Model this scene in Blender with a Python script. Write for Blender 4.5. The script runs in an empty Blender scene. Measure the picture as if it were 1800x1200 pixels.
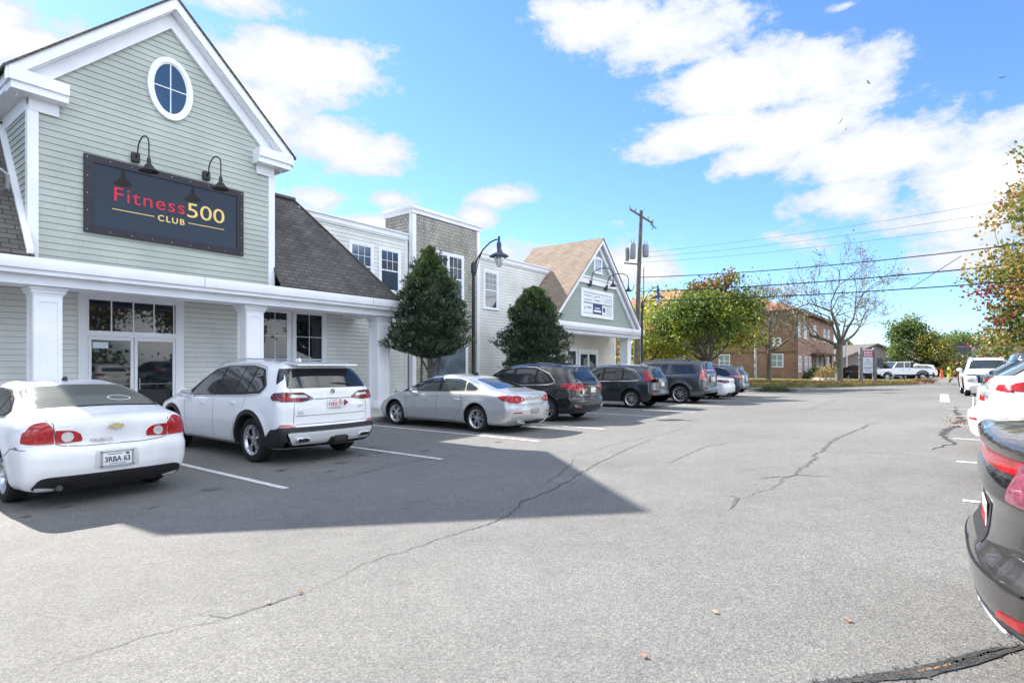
import bpy, bmesh, math, random
import numpy as np
from mathutils import Vector, Matrix, geometry
S = bpy.context.scene
COL = S.collection
rnd = random.Random(7)
rng = np.random.default_rng(11)
PI = math.pi
def rad(a): return math.radians(a)
def gz(Y): return .3*min(1, max(0, (7-Y)/7))     # cross fall of the car park

# ---------------------------------------------------------------- materials
MATS = {}
def nt(m):
    m.use_nodes = True
    return m.node_tree, m.node_tree.nodes, m.node_tree.links
def mat(name, col, rough=.6, metal=0, coat=0, var=0, vs=3, bump=0, bs=60, ior=1.45, emit=None, spec=None, dirt=0, flake=0):
    if name in MATS: return MATS[name]
    m = bpy.data.materials.new(name); T, N, L = nt(m)
    b = N['Principled BSDF']
    b.inputs['Base Color'].default_value = (*col, 1)
    b.inputs['Roughness'].default_value = rough
    b.inputs['Metallic'].default_value = metal
    b.inputs['IOR'].default_value = ior
    if coat: b.inputs['Coat Weight'].default_value = coat; b.inputs['Coat Roughness'].default_value = .03
    if emit: b.inputs['Emission Color'].default_value = (*emit[0], 1); b.inputs['Emission Strength'].default_value = emit[1]
    tc = N.new('ShaderNodeTexCoord')
    if var:
        n = N.new('ShaderNodeTexNoise'); n.inputs['Scale'].default_value = vs; n.inputs['Detail'].default_value = 6
        L.new(tc.outputs['Object'], n.inputs['Vector'])
        mx = N.new('ShaderNodeMix'); mx.data_type = 'RGBA'
        mr = N.new('ShaderNodeMapRange'); mr.inputs[1].default_value = .35; mr.inputs[2].default_value = .65
        L.new(n.outputs['Fac'], mr.inputs[0]); L.new(mr.outputs[0], mx.inputs[0])
        mx.inputs[6].default_value = (*[c*(1-var) for c in col], 1)
        mx.inputs[7].default_value = (*[min(1, c*(1+var)) for c in col], 1)
        L.new(mx.outputs[2], b.inputs['Base Color'])
        mr2 = N.new('ShaderNodeMapRange'); mr2.inputs[3].default_value = max(0, rough-.08); mr2.inputs[4].default_value = min(1, rough+.1)
        L.new(n.outputs['Fac'], mr2.inputs[0]); L.new(mr2.outputs[0], b.inputs['Roughness'])
    if bump:
        n = N.new('ShaderNodeTexNoise'); n.inputs['Scale'].default_value = bs; n.inputs['Detail'].default_value = 4
        L.new(tc.outputs['Object'], n.inputs['Vector'])
        bp = N.new('ShaderNodeBump'); bp.inputs['Strength'].default_value = bump; bp.inputs['Distance'].default_value = .01
        L.new(n.outputs['Fac'], bp.inputs['Height']); L.new(bp.outputs[0], b.inputs['Normal'])
    MATS[name] = m
    return m
def comb(N, L, tc, a, b, sb):
    """texture vector (axis a, axis b * sb, 0) from object coordinates"""
    s = N.new('ShaderNodeSeparateXYZ'); c = N.new('ShaderNodeCombineXYZ'); k = N.new('ShaderNodeMath'); k.operation = 'MULTIPLY'
    L.new(tc.outputs['Object'], s.inputs[0]); L.new(s.outputs[a], c.inputs[0])
    L.new(s.outputs[b], k.inputs[0]); k.inputs[1].default_value = sb; L.new(k.outputs[0], c.inputs[1])
    return c
def brickmat(name, axis, sb, c1, c2, mortar, bw, rh, ms, rough=.9, bump=.5, stain=.25, off=.5, streak=0, squash=1):
    if name in MATS: return MATS[name]
    m = bpy.data.materials.new(name); T, N, L = nt(m)
    b = N['Principled BSDF']; b.inputs['Roughness'].default_value = rough
    tc = N.new('ShaderNodeTexCoord'); v = comb(N, L, tc, axis, 'Z', sb)
    br = N.new('ShaderNodeTexBrick'); br.inputs['Scale'].default_value = 1
    br.inputs['Brick Width'].default_value = bw; br.inputs['Row Height'].default_value = rh
    br.inputs['Mortar Size'].default_value = ms; br.inputs['Mortar Smooth'].default_value = .2
    br.offset = off
    for k, c in (('Color1', c1), ('Color2', c2), ('Mortar', mortar)): br.inputs[k].default_value = (*c, 1)
    L.new(v.outputs[0], br.inputs['Vector'])
    n = N.new('ShaderNodeTexNoise'); n.inputs['Scale'].default_value = 1.3; n.inputs['Detail'].default_value = 7
    L.new(tc.outputs['Object'], n.inputs['Vector'])
    mr = N.new('ShaderNodeMapRange'); mr.inputs[1].default_value = .3; mr.inputs[2].default_value = .7
    mr.inputs[3].default_value = 1-stain; mr.inputs[4].default_value = 1+stain
    L.new(n.outputs['Fac'], mr.inputs[0])
    mul = N.new('ShaderNodeMix'); mul.data_type = 'RGBA'; mul.blend_type = 'MULTIPLY'; mul.inputs[0].default_value = 1
    L.new(br.outputs['Color'], mul.inputs[6]); L.new(mr.outputs[0], mul.inputs[7])
    out = mul.outputs[2]
    if streak:
        mp = N.new('ShaderNodeMapping'); mp.inputs['Scale'].default_value = (2.2, 2.2, .35); L.new(tc.outputs['Object'], mp.inputs[0])
        n2 = N.new('ShaderNodeTexNoise'); n2.inputs['Scale'].default_value = 1.6; n2.inputs['Detail'].default_value = 8; L.new(mp.outputs[0], n2.inputs['Vector'])
        r2 = N.new('ShaderNodeMapRange'); r2.inputs[1].default_value = .5; r2.inputs[2].default_value = .72; r2.inputs[4].default_value = streak
        L.new(n2.outputs['Fac'], r2.inputs[0])
        m2 = N.new('ShaderNodeMix'); m2.data_type = 'RGBA'; m2.inputs[7].default_value = (.07, .065, .045, 1)
        L.new(r2.outputs[0], m2.inputs[0]); L.new(out, m2.inputs[6]); out = m2.outputs[2]
    L.new(out, b.inputs['Base Color'])
    bp = N.new('ShaderNodeBump'); bp.inputs['Strength'].default_value = bump; bp.inputs['Distance'].default_value = .012
    inv = N.new('ShaderNodeMath'); inv.operation = 'SUBTRACT'; inv.inputs[0].default_value = 1
    L.new(br.outputs['Fac'], inv.inputs[1]); L.new(inv.outputs[0], bp.inputs['Height']); L.new(bp.outputs[0], b.inputs['Normal'])
    MATS[name] = m
    return m

# ---------------------------------------------------------------- mesh builder
class MB:
    def __init__(s): s.v = []; s.f = []; s.m = []; s.sm = []
    def add(s, vs, fs, mi=0, smooth=False):
        o = len(s.v); s.v += [tuple(v) for v in vs]
        for f in fs: s.f.append(tuple(i+o for i in f)); s.m.append(mi); s.sm.append(smooth)
    def box(s, x0, y0, z0, x1, y1, z1, mi=0):
        x0, x1 = min(x0, x1), max(x0, x1); y0, y1 = min(y0, y1), max(y0, y1); z0, z1 = min(z0, z1), max(z0, z1)
        s.add([(x0,y0,z0),(x1,y0,z0),(x1,y1,z0),(x0,y1,z0),(x0,y0,z1),(x1,y0,z1),(x1,y1,z1),(x0,y1,z1)],
              [(0,3,2,1),(4,5,6,7),(0,1,5,4),(1,2,6,5),(2,3,7,6),(3,0,4,7)], mi); return s
    def bbox(s, x0, y0, z0, x1, y1, z1, b=.01, mi=0):
        """box with bevelled edges"""
        bm = bmesh.new(); bmesh.ops.create_cube(bm, size=1)
        bmesh.ops.scale(bm, vec=(abs(x1-x0), abs(y1-y0), abs(z1-z0)), verts=bm.verts)
        bmesh.ops.translate(bm, vec=((x0+x1)/2, (y0+y1)/2, (z0+z1)/2), verts=bm.verts)
        bmesh.ops.bevel(bm, geom=bm.edges[:], offset=b, segments=2, affect='EDGES', profile=.5)
        s.add([v.co for v in bm.verts], [[v.index for v in f.verts] for f in bm.faces], mi, True); bm.free(); return s
    def prism(s, poly, lo, hi, axis='y', mi=0):
        """poly of 2-D points extruded along axis; y: (x,z); x: (y,z); z: (x,y)"""
        def P(p, t): return {'y': (p[0], t, p[1]), 'x': (t, p[0], p[1]), 'z': (p[0], p[1], t)}[axis]
        n = len(poly)
        a = sum(poly[i][0]*poly[(i+1) % n][1]-poly[(i+1) % n][0]*poly[i][1] for i in range(n))
        if a < 0: poly = poly[::-1]
        if axis == 'y': lo, hi = max(lo, hi), min(lo, hi)
        else: lo, hi = min(lo, hi), max(lo, hi)
        s.add([P(p, lo) for p in poly]+[P(p, hi) for p in poly],
              [tuple(range(n))[::-1], tuple(range(n, 2*n))]+[(i, (i+1) % n, n+(i+1) % n, n+i) for i in range(n)], mi); return s
    def tube(s, path, r, n=8, mi=0, cap=True, smooth=True):
        path = [Vector(p) for p in path]; rs = r if hasattr(r, '__len__') else [r]*len(path)
        vs = []; fs = []; prev = None
        for i, p in enumerate(path):
            d = (path[min(i+1, len(path)-1)]-path[max(i-1, 0)]).normalized()
            if prev is None:
                a = Vector((0,0,1)) if abs(d.z) < .9 else Vector((1,0,0)); u = d.cross(a).normalized()
            else: u = (prev-d*prev.dot(d)).normalized()
            prev = u; w = d.cross(u)
            for k in range(n):
                t = 2*PI*k/n; vs.append(p+(u*math.cos(t)+w*math.sin(t))*rs[i])
        for i in range(len(path)-1):
            for k in range(n): fs.append((i*n+k, i*n+(k+1) % n, (i+1)*n+(k+1) % n, (i+1)*n+k))
        s.add(vs, fs, mi, smooth)
        if cap:
            s.add(vs[:n], [tuple(range(n))[::-1]], mi); s.add(vs[-n:], [tuple(range(n))], mi)
        return s
    def lathe(s, prof, c=(0,0,0), n=24, axis='z', mi=0, smooth=True):
        """prof list of (radius, height)"""
        vs = []
        for r, h in prof:
            for k in range(n):
                t = 2*PI*k/n; a, b = r*math.cos(t), r*math.sin(t)
                vs.append({'z': (c[0]+a, c[1]+b, c[2]+h), 'x': (c[0]+h, c[1]+a, c[2]+b), 'y': (c[0]+b, c[1]+h, c[2]+a)}[axis])
        fs = []
        for i in range(len(prof)-1):
            for k in range(n): fs.append((i*n+k, i*n+(k+1) % n, (i+1)*n+(k+1) % n, (i+1)*n+k))
        s.add(vs, fs, mi, smooth); return s
    def xf(s, M):
        s.v = [tuple(M @ Vector(v)) for v in s.v]; return s
    def build(s, name, mats, parent=None, edge=35):
        me = bpy.data.meshes.new(name); me.from_pydata(s.v, [], s.f)
        if not isinstance(mats, (list, tuple)): mats = [mats]
        for m in mats: me.materials.append(m)
        me.polygons.foreach_set('material_index', s.m)
        me.polygons.foreach_set('use_smooth', s.sm)
        me.update()
        if any(s.sm): me.set_sharp_from_angle(angle=rad(edge))
        return link(name, me, parent)
def link(name, me, parent=None):
    o = bpy.data.objects.new(name, me); COL.objects.link(o)
    if parent: o.parent = parent
    return o
def empty(name, loc=(0,0,0), rz=0, label=None, cat=None, group=None):
    o = bpy.data.objects.new(name, None); COL.objects.link(o); o.empty_display_size = .2
    o.location = loc; o.rotation_euler = (0, 0, rz)
    return tag(o, label, cat, group)
def tag(o, label=None, cat=None, group=None, kind=None):
    for k, v in (('label', label), ('category', cat), ('group', group), ('kind', kind)):
        if v: o[k] = v
    return o
def struct(o): o['kind'] = 'structure'; return o
def copy_tree(o, parent=None):
    c = o.copy(); COL.objects.link(c)
    if parent: c.parent = parent
    for ch in list(o.children): copy_tree(ch, c)
    return c
def text(name, s, size, m, parent, loc, rot, ext=.004, sx=1, align='LEFT', bold=0, space=1):
    cu = bpy.data.curves.new(name, 'FONT'); cu.body = s; cu.size = size; cu.extrude = ext; cu.align_x = align
    cu.offset = bold; cu.space_character = space; cu.resolution_u = 6
    t = bpy.data.objects.new(name, cu); COL.objects.link(t)
    bpy.context.view_layer.update()
    me = bpy.data.meshes.new_from_object(t.evaluated_get(bpy.context.evaluated_depsgraph_get()))
    bpy.data.objects.remove(t); bpy.data.curves.remove(cu)
    me.materials.clear(); me.materials.append(m)
    o = link(name, me, parent); o.location = loc; o.rotation_euler = rot; o.scale = (sx, 1, 1)
    return o
FRONT = (rad(90), 0, 0)         # text standing up, read from -Y
# ---------------------------------------------------------------- camera, sun, sky
YAW = -math.atan2(.798, .6025)
cam = bpy.data.cameras.new('camera'); co = bpy.data.objects.new('camera', cam); COL.objects.link(co)
cam.sensor_width = 36; cam.lens = 20.0; cam.shift_y = .0239; cam.clip_end = 3000; cam.clip_start = .05
co.location = (0, 0, 1.65); co.rotation_euler = (rad(90), 0, YAW)
S.camera = co
sun_dir = Vector((1.02, 13.0, 10.72)).normalized()
EL = math.asin(sun_dir.z); ROT = math.atan2(sun_dir.x, sun_dir.y)
sl = bpy.data.lights.new('sun', 'SUN'); so = bpy.data.objects.new('sun', sl); COL.objects.link(so)
sl.energy = 2.4; sl.angle = rad(.5); sl.color = (1, .955, .88)
so.rotation_euler = sun_dir.to_track_quat('Z', 'Y').to_euler(); so.location = (0, 30, 40)
S.view_settings.view_transform = 'Standard'; S.view_settings.look = 'None'; S.view_settings.gamma = 1
S.view_settings.exposure = 2.3
W = bpy.data.worlds.new('World'); S.world = W; W.use_nodes = True
N = W.node_tree.nodes; L = W.node_tree.links
bg = N['Background']; bg.inputs['Strength'].default_value = .12
sky = N.new('ShaderNodeTexSky'); sky.sky_type = 'NISHITA'; sky.sun_disc = False
sky.sun_elevation = EL; sky.sun_rotation = ROT; sky.altitude = 20; sky.air_density = 1.0; sky.dust_density = .15; sky.ozone_density = 3.5
tc = N.new('ShaderNodeTexCoord'); sp = N.new('ShaderNodeSeparateXYZ'); L.new(tc.outputs['Generated'], sp.inputs[0])
def M(op, a, b=None, c=None, clamp=False):
    n = N.new('ShaderNodeMath'); n.operation = op; n.use_clamp = clamp
    for i, v in enumerate((a, b, c)):
        if v is None: continue
        if hasattr(v, 'links'): L.new(v, n.inputs[i])
        else: n.inputs[i].default_value = v
    return n.outputs[0]
az = M('ARCTAN2', sp.outputs[0], sp.outputs[1]); el = M('ARCSINE', sp.outputs[2])
def aed(px, py):                        # a direction in the photograph as azimuth, elevation
    u = (px-900)/1000; x = .798+.6025*u; y = .6025-.798*u
    return math.atan2(x, y), math.atan2((643-py)/1000, math.hypot(x, y))
CL = [(1045,40,150,70,1), (1180,60,170,75,1), (1290,150,170,70,1), (1430,130,150,80,1), (1250,235,180,45,1), (1460,110,130,50,.8),
      (1530,270,200,75,1.05), (1400,225,220,55,1), (1720,310,190,105,1.1), (1490,345,120,45,1), (1330,275,110,35,.7), (1600,405,110,40,.55), (1700,395,170,60,.75),
      (75,80,150,75,1), (20,60,120,80,1), (500,130,180,85,1.05), (440,190,130,80,1), (600,255,120,65,1), (590,115,100,60,.8),
      (900,342,55,20,.75), (870,350,50,16,.6), (690,352,55,20,.6), (830,383,40,22,.7), (650,392,90,20,.7),
      (1110,460,90,55,.8), (940,450,90,30,.6), (1360,415,30,14,.5), (560,355,60,25,.5), (1490,10,50,12,.5), (380,-20,160,45,.6)]
dens = None
nz = N.new('ShaderNodeTexNoise'); nz.inputs['Scale'].default_value = 9; nz.inputs['Detail'].default_value = 9; nz.inputs['Roughness'].default_value = .66
mp = N.new('ShaderNodeMapping'); mp.inputs['Scale'].default_value = (1, 1, 1.9); mp.inputs['Rotation'].default_value = (0, .1, 0)
L.new(tc.outputs['Generated'], mp.inputs[0]); L.new(mp.outputs[0], nz.inputs['Vector'])
nb = N.new('ShaderNodeTexNoise'); nb.inputs['Scale'].default_value = 3.2; nb.inputs['Detail'].default_value = 3; L.new(mp.outputs[0], nb.inputs['Vector'])
for px, py, rx, ry, amp in CL:
    a0, e0 = aed(px, py); a1, _ = aed(px+rx, py); _, e1 = aed(px, py-ry)
    ra = abs(a1-a0); re = abs(e1-e0)
    da = M('DIVIDE', M('SUBTRACT', az, a0), ra); de = M('DIVIDE', M('SUBTRACT', el, e0), re)
    q = M('SQRT', M('ADD', M('MULTIPLY', da, da), M('MULTIPLY', de, de)))
    d = M('MULTIPLY', M('SUBTRACT', 1.0, q), amp*.9)
    dens = d if dens is None else M('MAXIMUM', dens, d)
# unseen clouds added behind the camera, thickened as fill light
back = M('MULTIPLY', M('SUBTRACT', nb.outputs['Fac'], .47), 5.0)
isback = M('GREATER_THAN', M('ABSOLUTE', M('SUBTRACT', az, -YAW)), 1.0)
back = M('SUBTRACT', M('ADD', back, isback), 1.0)
dens = M('MAXIMUM', dens, back)
dens = M('ADD', dens, M('MULTIPLY', M('SUBTRACT', nz.outputs['Fac'], .5), 2.3))
mr = N.new('ShaderNodeMapRange'); mr.interpolation_type = 'SMOOTHSTEP'
mr.inputs[1].default_value = -.08; mr.inputs[2].default_value = .30; L.new(dens, mr.inputs[0])
mx = N.new('ShaderNodeMix'); mx.data_type = 'RGBA'
L.new(mr.outputs[0], mx.inputs[0])
hs = N.new('ShaderNodeHueSaturation'); hs.inputs['Saturation'].default_value = 1.0; hs.inputs['Value'].default_value = 1; hs.inputs['Hue'].default_value = .5
L.new(sky.outputs[0], hs.inputs['Color'])
tn = N.new('ShaderNodeMix'); tn.data_type = 'RGBA'; tn.blend_type = 'MULTIPLY'; tn.inputs[0].default_value = 1; tn.inputs[7].default_value = (.31, .385, .48, 1)
L.new(hs.outputs[0], tn.inputs[6]); L.new(tn.outputs[2], mx.inputs[6])
cc = N.new('ShaderNodeMix'); cc.data_type = 'RGBA'
sh = N.new('ShaderNodeMapRange'); sh.inputs[1].default_value = .25; sh.inputs[2].default_value = 1.0; L.new(dens, sh.inputs[0])
L.new(sh.outputs[0], cc.inputs[0])
cc.inputs[6].default_value = (1.38, 1.5, 1.66, 1); cc.inputs[7].default_value = (2.25, 2.25, 2.25, 1)
# unseen clouds opposite the sun are boosted to fill the shaded shop front
sh2 = N.new('ShaderNodeMapRange'); sh2.inputs[1].default_value = -.1; sh2.inputs[2].default_value = .55; sh2.inputs[3].default_value = 1; sh2.inputs[4].default_value = 3.6
dt = N.new('ShaderNodeVectorMath'); dt.operation = 'DOT_PRODUCT'; dt.inputs[1].default_value = (-.25, -.97, 0)
L.new(tc.outputs['Generated'], dt.inputs[0]); L.new(dt.outputs['Value'], sh2.inputs[0])
vs_ = N.new('ShaderNodeVectorMath'); vs_.operation = 'SCALE'; L.new(cc.outputs[2], vs_.inputs[0]); L.new(sh2.outputs[0], vs_.inputs['Scale'])
L.new(vs_.outputs[0], mx.inputs[7])
L.new(mx.outputs[2], bg.inputs['Color'])

# ---------------------------------------------------------------- ground
def asphalt():
    m = bpy.data.materials.new('asphalt'); T, N, L = nt(m); b = N['Principled BSDF']
    tc = N.new('ShaderNodeTexCoord')
    def tex(kind, scale, **k):
        n = N.new(kind); n.inputs['Scale'].default_value = scale; L.new(tc.outputs['Object'], n.inputs['Vector'])
        for a, v in k.items(): n.inputs[a].default_value = v
        return n
    v1 = tex('ShaderNodeTexVoronoi', 95); v2 = tex('ShaderNodeTexVoronoi', 210)
    n1 = tex('ShaderNodeTexNoise', .35, Detail=8, Roughness=.6); n2 = tex('ShaderNodeTexNoise', 4, Detail=8, Roughness=.7)
    n3 = tex('ShaderNodeTexNoise', 38, Detail=5, Roughness=.7)
    r = N.new('ShaderNodeValToRGB'); e = r.color_ramp.elements
    e[0].position = 0; e[0].color = (.075, .072, .068, 1); e[1].position = 1; e[1].color = (.29, .275, .25, 1)
    x = r.color_ramp.elements.new(.35); x.color = (.13, .126, .117, 1); x = r.color_ramp.elements.new(.75); x.color = (.18, .175, .163, 1)
    s = N.new('ShaderNodeSeparateColor'); L.new(v1.outputs['Color'], s.inputs[0])
    s2 = N.new('ShaderNodeSeparateColor'); L.new(v2.outputs['Color'], s2.inputs[0])
    def mm(op, a, b_):
        n = N.new('ShaderNodeMath'); n.operation = op
        for i, v in enumerate((a, b_)):
            if hasattr(v, 'links'): L.new(v, n.inputs[i])
            else: n.inputs[i].default_value = v
        return n.outputs[0]
    n4 = tex('ShaderNodeTexNoise', .11, Detail=4, Roughness=.5, Distortion=1.2); n5 = tex('ShaderNodeTexNoise', 1.1, Detail=9, Roughness=.75)
    f = mm('ADD', mm('MULTIPLY', s.outputs[0], .6), mm('MULTIPLY', s2.outputs[1], .4)); L.new(f, r.inputs[0])
    g = mm('ADD', mm('MULTIPLY', n1.outputs['Fac'], .55), mm('MULTIPLY', n2.outputs['Fac'], .45))
    g = mm('ADD', g, mm('MULTIPLY', mm('SUBTRACT', n3.outputs['Fac'], .5), .35))
    g = mm('ADD', g, mm('MULTIPLY', mm('SUBTRACT', n4.outputs['Fac'], .5), .45)); g = mm('ADD', g, mm('MULTIPLY', mm('SUBTRACT', n5.outputs['Fac'], .5), .3))
    mr = N.new('ShaderNodeMapRange'); mr.inputs[1].default_value = .25; mr.inputs[2].default_value = .75; mr.inputs[3].default_value = .74; mr.inputs[4].default_value = 1.27
    L.new(g, mr.inputs[0])
    mu = N.new('ShaderNodeMix'); mu.data_type = 'RGBA'; mu.blend_type = 'MULTIPLY'; mu.inputs[0].default_value = 1
    L.new(r.outputs[0], mu.inputs[6]); L.new(mr.outputs[0], mu.inputs[7]); L.new(mu.outputs[2], b.inputs['Base Color'])
    b.inputs['Roughness'].default_value = .88
    bp = N.new('ShaderNodeBump'); bp.inputs['Strength'].default_value = .4; bp.inputs['Distance'].default_value = .006
    L.new(v1.outputs['Distance'], bp.inputs['Height']); L.new(bp.outputs[0], b.inputs['Normal'])
    return m
ASPH = asphalt()
def sheet(name, m, xs, ys, dz=0, zf=None):
    """ground sheet following the cross fall"""
    mb = MB(); n = len(ys)
    for x in xs:
        for y in ys: mb.v.append((x, y, (gz(y) if zf is None else zf(x, y))+dz))
    for i in range(len(xs)-1):
        for j in range(n-1): mb.f.append((i*n+j, (i+1)*n+j, (i+1)*n+j+1, i*n+j+1)); mb.m.append(0); mb.sm.append(True)
    return struct(mb.build(name, m))
sheet('ground', ASPH, [-300, 0, 60, 200, 900], [-600, -20, 0, 7, 13.2, 40, 900])
CONC = mat('concrete', (.36, .345, .32), .85, var=.15, vs=2, bump=.3, bs=90)
mb = MB(); mb.box(-8, 13.36, -.1, 36.5, 17.79, .15); struct(mb.build('sidewalk', CONC))
mb = MB(); mb.bbox(-8, 13.2, -.1, 36.5, 13.36, .152, .02); struct(mb.build('kerb', mat('kerb', (.22, .21, .2), .85, var=.25, vs=3, bump=.4)))
PAINT = mat('line_paint', (.62, .61, .58), .8, var=.22, vs=14, bump=.3, bs=120)
def ribbon(pts, w, jit=0, zoff=.004, seg=.12):
    P = [Vector((p[0], p[1])) for p in pts]; out = []
    for i in range(len(P)-1):
        n = max(1, int((P[i+1]-P[i]).length/seg))
        for k in range(n): out.append(P[i].lerp(P[i+1], k/n))
    out.append(P[-1]); mb = MB(); Q = []; jv = 0; wv = wq = 1
    for i, p in enumerate(out):
        d = (out[min(i+1, len(out)-1)]-out[max(0, i-1)]).normalized(); nrm = Vector((-d.y, d.x))
        jv = .7*jv+.3*rnd.uniform(-1, 1) if jit else 0; wv = .6*wv+.4*rnd.uniform(.3, 1.7) if jit else 1
        wq = .6*wq+.4*rnd.uniform(.3, 1.7) if jit else 1
        q = p+nrm*jv*jit*1.6
        hw = w/2*wv; hq = w/2*wq
        if jit: k_ = min(1, .15+3*min(i, len(out)-1-i)/len(out)); hw *= k_; hq *= k_
        Q += [q+nrm*hw, q-nrm*hq]
    mb.v = [(q.x, q.y, gz(q.y)+zoff) for q in Q]
    for i in range(len(out)-1): mb.f.append((2*i, 2*i+1, 2*i+3, 2*i+2)); mb.m.append(0); mb.sm.append(False)
    return mb
for x in (1.28, 4.28, 7.28, 10.3, 13.3, 17.6, 20.2, 23.5, 27.4, 31.0, 34):
    struct(ribbon([(x, 7.04), (x, 9), (x, 13.15)], .1, zoff=.006).build('parking_line', PAINT))
for x in (1.28, 4.28, 7.28, 10.2, 13.4, 16.5, 19.5, 22.5):
    struct(ribbon([(x, -.17), (x, -5.4)], .1, zoff=.006).build('parking_line', PAINT))
struct(ribbon([(26.9, -.1), (33.9, -.1)], .3, zoff=.006).build('parking_line', PAINT))
CRK = mat('crack_fill', (.075, .072, .068), .9, var=.3, vs=20, bump=.4)
CRT = mat('tar', (.05, .049, .048), .75, var=.35, vs=25, bump=.5)
def crack(pts, w, m=CRK, j=.035): struct(ribbon(pts, w, j, .005, max(.03, min(.12, w*.9))).build('asphalt_crack', m))
crack([(2.29,3.37),(2.77,3.5),(3.21,3.47),(3.69,3.48),(4.07,3.41),(4.56,3.44),(5.16,3.74),(5.68,3.78),(6.45,3.93),(7.64,4.25),(9.69,4.67),(12.27,5.08)], .019)
crack([(0.8, 3.49), (0.9, 3.54), (1.09, 3.53), (1.32, 3.51), (1.42, 3.48), (1.68, 3.39), (1.88, 3.36)], .006); crack([(1.59, 3.61), (1.69, 3.4), (1.88, 3.36), (2.06, 3.34), (2.29, 3.37)], .009)

crack([(4.24,7.01),(5.17,7.05),(6.5,7.31),(7.55,7.12),(8.62,7.21)], .012)
crack([(6.41,1.69),(6.99,1.59),(8.32,1.54),(10.48,1.6),(12.77,1.65),(16.27,1.38),(17.26,.86),(18.02,-.28)], .035, mat('tar_old', (.1,.097,.092), .85, var=.3, vs=20), .07)
crack([(7.6,1.9),(8.11,1.47),(8.17,1.06)], .025); crack([(6.46,1.91),(6.38,1.74),(5.81,1.67)], .04, MATS['tar_old'])
crack([(11.46,.11),(12.49,-.2),(13.9,-.04),(15.61,-.13),(17.73,-.39),(20.9,-.35),(23.8,-.37)], .13, CRT, .1)
crack([(2.74,.4),(2.81,.34),(2.97,.19),(3.16,.03),(3.34,-.09),(3.7,-.33)], .085, CRT, .012)
crack([(2.76,.39),(2.97,.19),(3.16,.03),(3.34,-.09),(3.7,-.33)], .012, mat('crack_dirt', (.28,.16,.07), .95, var=.3, vs=30), .012)
crack([(5.81,4.76),(6.15,4.09),(7.6,4.6),(8.65,5.15)], .01); crack([(8.42,5.13),(10.97,5.29),(12.95,5.08),(16,5.6)], .012)
crack([(7.4,3.8),(8.28,3.8),(8.54,3.35),(10.59,3.5),(13,2.9)], .012); crack([(19.7,3.65),(25.4,3.68),(30.4,3.7)], .02)
crack([(14,1.6),(14.3,3),(13.4,4.6)], .012); crack([(10.5,1.6),(10.8,.6),(10.2,-.1)], .012)
tp = [(2.74,.4),(2.81,.34),(2.97,.19),(3.16,.03),(3.34,-.09),(3.7,-.33)]
mb = MB()
for k in range(420):      # crumbs and splashes of tar along the sealed crack
    i = rnd.randrange(5); t = rnd.random(); x = tp[i][0]+(tp[i+1][0]-tp[i][0])*t+rnd.gauss(0, .024); y = tp[i][1]+(tp[i+1][1]-tp[i][1])*t+rnd.gauss(0, .024); r0 = rnd.uniform(.003, .009); n = 6
    mb.add([(x+math.cos(2*PI*j/n+k)*r0*rnd.uniform(.5, 1.5), y+math.sin(2*PI*j/n+k)*r0*rnd.uniform(.5, 1.3), gz(y)+.0062+.00002*(k % 40)) for j in range(n)], [tuple(range(n))])
o = mb.build('tar_splashes', CRT); o['kind'] = 'stuff'
for k in range(22):
    x, y = rnd.uniform(1.5, 11), rnd.uniform(7.3, 9)
    if k < 10: x, y = rnd.uniform(1.2, 8.2), rnd.uniform(7.6, 9.3)
    mb = MB(); n = 14; r0 = rnd.uniform(.02, .09)
    mb.v = [(x, y, gz(y)+.005)]+[(x+math.cos(2*PI*i/n)*r0*rnd.uniform(.6, 1.5)*1.6, y+math.sin(2*PI*i/n)*r0*rnd.uniform(.6, 1.4), gz(y)+.005) for i in range(n)]
    mb.f = [(0, 1+i, 1+(i+1) % n) for i in range(n)]; mb.m = [0]*n; mb.sm = [False]*n
    struct(mb.build('oil_stain', mat('oil', (.092, .09, .086), .6, var=.2, vs=20)))
# ---------------------------------------------------------------- the shop building
WHITE = mat('white_trim', (.80, .81, .84), .55, var=.04, vs=1.5, bump=.08, bs=30)
SAGE = mat('sage_siding', (.415, .45, .405), .6, var=.09, vs=.8, bump=.12, bs=45)
GREY = mat('grey_siding', (.70, .70, .665), .6, var=.10, vs=.8, bump=.12, bs=45)
TAN = mat('cream_siding', (.68, .64, .56), .6, var=.07, vs=.8, bump=.12, bs=45)
BLACKM = mat('black_metal', (.018, .018, .02), .4, 0, var=.2, vs=20)
NAVYM = mat('dark_blue_metal', (.03, .045, .09), .35)
JOINT = mat('joint', (.16, .17, .15), .8)
def glassmat(name, col=(.012, .016, .022), rough=.02, ior=1.9):
    return mat(name, col, rough, 0, ior=ior)
WGL = glassmat('window_glass', (.010, .014, .019), .02, 1.52)
UGL = glassmat('upper_window_glass', (.03, .055, .09), .04, 1.8)
SHF = brickmat('shingle_front', 'X', 1.2, (.075, .07, .066), (.115, .106, .098), (.035, .032, .03), .30, .14, .012, .95, .8, .25)
SHS = brickmat('shingle_side', 'Y', 1.41, (.085, .078, .07), (.125, .112, .1), (.035, .032, .03), .30, .14, .012, .95, .8, .25)
SHT = brickmat('shingle_tan', 'Y', 1.41, (.22, .165, .12), (.285, .215, .16), (.15, .11, .08), .30, .14, .012, .95, .8, .15)
TSH = brickmat('tower_shingle', 'X', 1, (.34, .33, .28), (.43, .415, .36), (.17, .16, .135), .22, .14, .012, .9, .8, .22, streak=.35)
TSS = brickmat('tower_shingle_side', 'Y', 1, (.34, .33, .28), (.43, .415, .36), (.17, .16, .135), .22, .14, .012, .9, .8, .22, streak=.4)
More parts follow.
